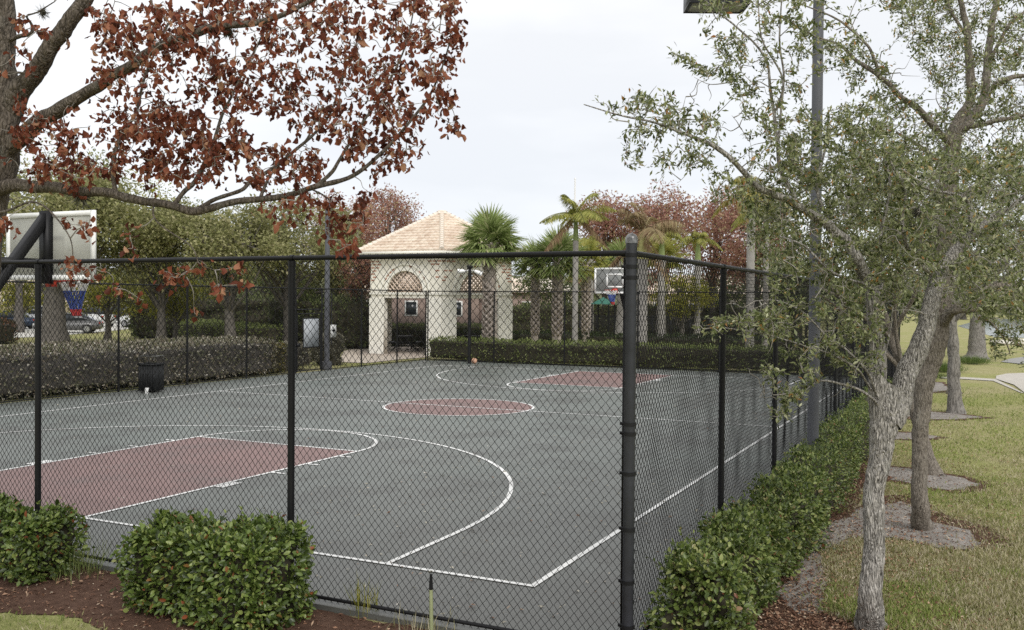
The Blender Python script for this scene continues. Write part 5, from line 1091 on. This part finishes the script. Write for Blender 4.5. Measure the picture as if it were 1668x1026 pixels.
# ------------------------------------------------------------------ lawn details at right
def tuft(label, u, v, rad, hgt, n, mat=DGREEN):
    b = G(u, v, GZ); r = empty('grass_clump', b); tag(r, label, 'ornamental grass', 'ornamental grass clumps on the lawn')
    p = b+np.concatenate([rng.normal(0, rad*.45, (n, 2)), np.zeros((n, 1))], 1); d = unit(np.concatenate([(p-b)[:, :2]/rad*.7, np.ones((n, 1))], 1)+rng.normal(0, .15, (n, 3)))
    vv, ff = leaves(p, d, sph(n), hgt*rng.uniform(.6, 1.1, n), hgt*.03, .1, rng.uniform(.1, .5, n), 1); MB().add(vv, ff).build('blades', mat, r)
    cm = MB(); cm.tube([b, b+[0, 0, .05]], [rad*.4, rad*.2], 8); cm.build('root_crown', STEMCORE, r)
GT = leafmat('clump_blade', [(0, (.05, .09, .02)), (.5, (.12, .18, .045)), (1, (.22, .27, .09))])
tuft('ornamental grass clump left of the fourth oak', 1540, 606, .6, .45, 900, GT); tuft('ornamental grass clump right of the fourth oak', 1583, 593, .7, .42, 900, GT); tuft('small low grass clump before the left grass clump', 1527, 616, .5, .25, 500, GT)
for i, (u, v, s_, lab) in enumerate([(1628, 559, .9, 'flat pale rock slab, left one near the lake'), (1648, 561, 1.1, 'flat pale rock slab, middle one near the lake'), (1663, 558, .9, 'taller pale rock at the right edge near the lake')]):
    c = G(u, v, GZ); m = MB(); th = np.linspace(0, PI, 7); pts = [c+[0, 0, -.12*math.cos(a)*s_*(2 if i == 2 else 1)+.1] for a in th]; vv, ff = tube(pts, [max(.01, .75*s_*math.sin(a)) for a in th], 10); vv = vv+.12*np.stack([noise(vv, 3, 1), noise(vv, 3, 2), .4*noise(vv, 3, 3)], 1); m.add(vv, ff)
    tag(m.build('rock', ROCK), lab, 'rock', 'pale rocks near the lake')
MOSS = leafmat('ball_moss', [(0, (.05, .05, .04)), (.6, (.14, .14, .115)), (1, (.26, .26, .22))], .2, .8, .1)
for (u, v, d, rd, lab) in ((1497, 345, 7.75, .085, 'dark ball of air plant high among the oak twigs at right'), (1490, 372, 7.8, .06, 'smaller air plant just below the dark ball in the oak'), (133, 318, 6.1, .085, 'shaggy grey air plant on the long low limb above the near backboard'), (372, 52, 5.95, .06, 'small air plant on the upper limb of the red leaved tree'), (70, 20, 6.25, .05, 'small air plant on a thin branch at the upper left corner')):
    b = P(u, v, d); m_ = empty('air_plant', b); tag(m_, lab, 'air plant', 'air plants on the limbs'); n_ = 150; dv = sph(n_)+np.array([0, 0, -.25]); vv, ff = leaves(b+sph(n_)*rd*.25, dv, sph(n_), rd*rng.uniform(.5, 1.25, n_), rd*.07, .1, rng.uniform(-.2, .5, n_), 1)
    MB().add(vv, ff).build('blades', MOSS, m_)['kind'] = 'stuff'; th = np.linspace(0, PI, 7); MB().tube([b+[0, 0, -rd*.4*math.cos(a)] for a in th], [max(.001, rd*.4*math.sin(a)) for a in th], 10).build('core', STEMCORE, m_)
# stake and weed before the fence
sb = G(703, 1040, GZ); st = empty('marker_stake', sb); tag(st, 'pale green marker stake with black tip before the front fence', 'stake')
dd_ = np.linalg.norm((sb-C)); dpt = float((sb-C)@FW); hz_ = P(702, 935, dpt); h1 = P(702, 958, dpt)
MB().tube([[sb[0], sb[1], GZ], [h1[0], h1[1], h1[2]]], [.018, .014], 12).build('shaft', STAKE, st, True); MB().tube([h1-np.array([0, 0, .01]), h1+np.array([0, 0, .03]), hz_], [.016, .015, .010], 12).build('black_tip', BLACK, st, True)
def weed(label, u, v, hgt, n, spread, mat, nm='weed'):
    b = G(u, v, GZ); r = empty(nm, b); tag(r, label, 'weed'); p = b+np.concatenate([rng.normal(0, spread, (n, 2)), np.zeros((n, 1))], 1); d = unit(np.concatenate([rng.normal(0, .22, (n, 2)), np.ones((n, 1))], 1))
    vv, ff = leaves(p, d, sph(n), hgt*rng.uniform(.4, 1, n), .006, .1, rng.uniform(0, .3, n), 1); B_ = MB().add(vv, ff); m = B_
    for k in range(min(6, n)): m.tube([p[k], p[k]+d[k]*hgt*.8], [.003, .0015], 4, False)
    B_.build('blades', mat, r)['kind'] = 'stuff'
weed('wispy yellow green weed against the front fence right of the rounded shrub', 595, 1004, .38, 60, .06, YGREEN)
weed('thin grass blades around the foot of the marker stake', 690, 1034, .22, 70, .12, GRASS)
weed('wispy weed growing in the gap between the two front shrubs', 138, 935, .42, 70, .09, FARHEDGE)
weed('thin dark weed low beside the left shrub', 122, 940, .2, 60, .14, FARHEDGE)
weed('broad leaved weed at the foot of the nearest hedge length', 1225, 990, .26, 50, .06, SHRUBLEAF)
# ------------------------------------------------------------------ loose cover
def inside(pts, poly):
    x, y = pts[:, 0], pts[:, 1]; r = np.zeros(len(pts), bool); px, py = poly[:, 0], poly[:, 1]; j = len(poly)-1
    for i in range(len(poly)):
        c = ((py[i] > y) != (py[j] > y)) & (x < (px[j]-px[i])*(y-py[i])/(py[j]-py[i]+1e-12)+px[i]); r ^= c; j = i
    return r
def scatter_px(n, u0, u1, v0, v1):
    """even-on-picture scatter over the ground to keep nearer blades denser"""
    u = rng.uniform(u0, u1, n); v = v0+(v1-v0)*rng.random(n)**.8
    r = FW[None]+R2[None]*((u-834)/F)[:, None]-U2[None]*((v-513)/F)[:, None]; t = (GZ-CZ)/r[:, 2]; return C+r*t[:, None]
mp_ = np.array(MULCH_POLY, float)
p1 = scatter_px(330000, 1250, 2250, 585, 1300); p1b = scatter_px(15000, -250, 330, 985, 1250)
p1 = p1[p1[:, 1] < -1.5]
pg = np.concatenate([p1, p1b]); pg = pg[~inside(pg+rng.normal(0, .05, pg.shape), mp_)]
for s_ in SANDS: pg = pg[~inside(pg+rng.normal(0, .06, pg.shape), s_) | (rng.random(len(pg)) < .05)]
for s_ in SOILS: pg = pg[~inside(pg+rng.normal(0, .08, pg.shape), s_) | (rng.random(len(pg)) < .35)]
pg = pg[np.linalg.norm(pg[:, :2]-C[:2], axis=1) < 34]
for poly in (PATHP,): pg = pg[~inside(pg, np.array([G(u, v, GZ)[:2] for u, v in poly]))]
pg = pg[rng.random(len(pg)) < np.clip(.9+.6*noise(pg, 1.1, 9)+.45*noise(pg, 3.6, 11), .1, 1)]
n = len(pg); dist = np.linalg.norm(pg-C, axis=1); d = unit(np.concatenate([rng.normal(0, .55, (n, 2)), np.ones((n, 1))], 1)); hl = rng.uniform(.03, .075, n)*(1+.25*noise(pg, 1.3, 2))
gm = .9*noise(pg, .8, 4)+.7*noise(pg, 2.4, 6)+rng.normal(0, .35, n)+np.clip((pg[:, 0]-9)*.09, -.2, 1.1) > .3
for msk, mt in ((~gm, GRASS), (gm, GRASSG)):
    v, f = leaves((pg+np.array([0, 0, .004]))[msk], d[msk], sph(int(msk.sum())), hl[msk], (.0042+.00045*dist)[msk], .05, rng.uniform(0, .5, int(msk.sum())), 0)
    tag(MB().add(v, f).build('lawn_grass', mt), kind='stuff')
def litter(name, n, pts, mat, L0, L1, up=.25, lod=1, z=.012):
    n = len(pts); d = unit(np.concatenate([rng.normal(0, 1, (n, 2)), rng.normal(0, up, (n, 1))], 1)); Ls = rng.uniform(L0, L1, n)
    v, f = leaves(pts+np.array([0, 0, z]), d, sph(n)*.5+np.array([0, 0, 1.0]), Ls, Ls*rng.uniform(.25, .6, n), .25, rng.uniform(-.3, .3, n), lod); return tag(MB().add(v, f).build(name, mat), kind='stuff')
q = np.stack([rng.uniform(-3.6, 12, 60000), rng.uniform(-4, 9, 60000), np.full(60000, GZ)], 1); q = q[inside(q, mp_)]
litter('mulch_chips', 0, q[:34000], CHIP, .015, .055, .35)
q2 = scatter_px(44000, 1240, 1700, 640, 1060); q2 = q2[q2[:, 1] < -1.6]; q2 = q2[rng.random(len(q2)) < np.clip(1.2*np.exp(-(np.abs(q2[:, 1]+2.6))*.9), .05, 1)]
litter('fallen_leaves', 0, q2[:17000], CHIP, .018, .05, .3, z=.02)
q3 = np.stack([rng.uniform(-1.2, 27, 1500), rng.uniform(-1.25, 17.4, 1500), np.full(1500, .004)], 1)
q4 = np.stack([rng.uniform(-1.2, 6, 380), rng.uniform(-1.25, 4, 380), np.full(380, .004)], 1)
litter('court_litter', 0, np.concatenate([q3, q4]), SPECK, .025, .065, .2, z=.006)
# ------------------------------------------------------------------ render settings
sc.view_settings.view_transform = 'Standard'; sc.view_settings.look = 'None'; sc.view_settings.exposure = .15; sc.view_settings.gamma = 1
cy = sc.cycles; cy.max_bounces = 6; cy.diffuse_bounces = 3; cy.glossy_bounces = 2; cy.transmission_bounces = 4; cy.transparent_max_bounces = 8; cy.caustics_reflective = False; cy.caustics_refractive = False
cy.use_denoising = False
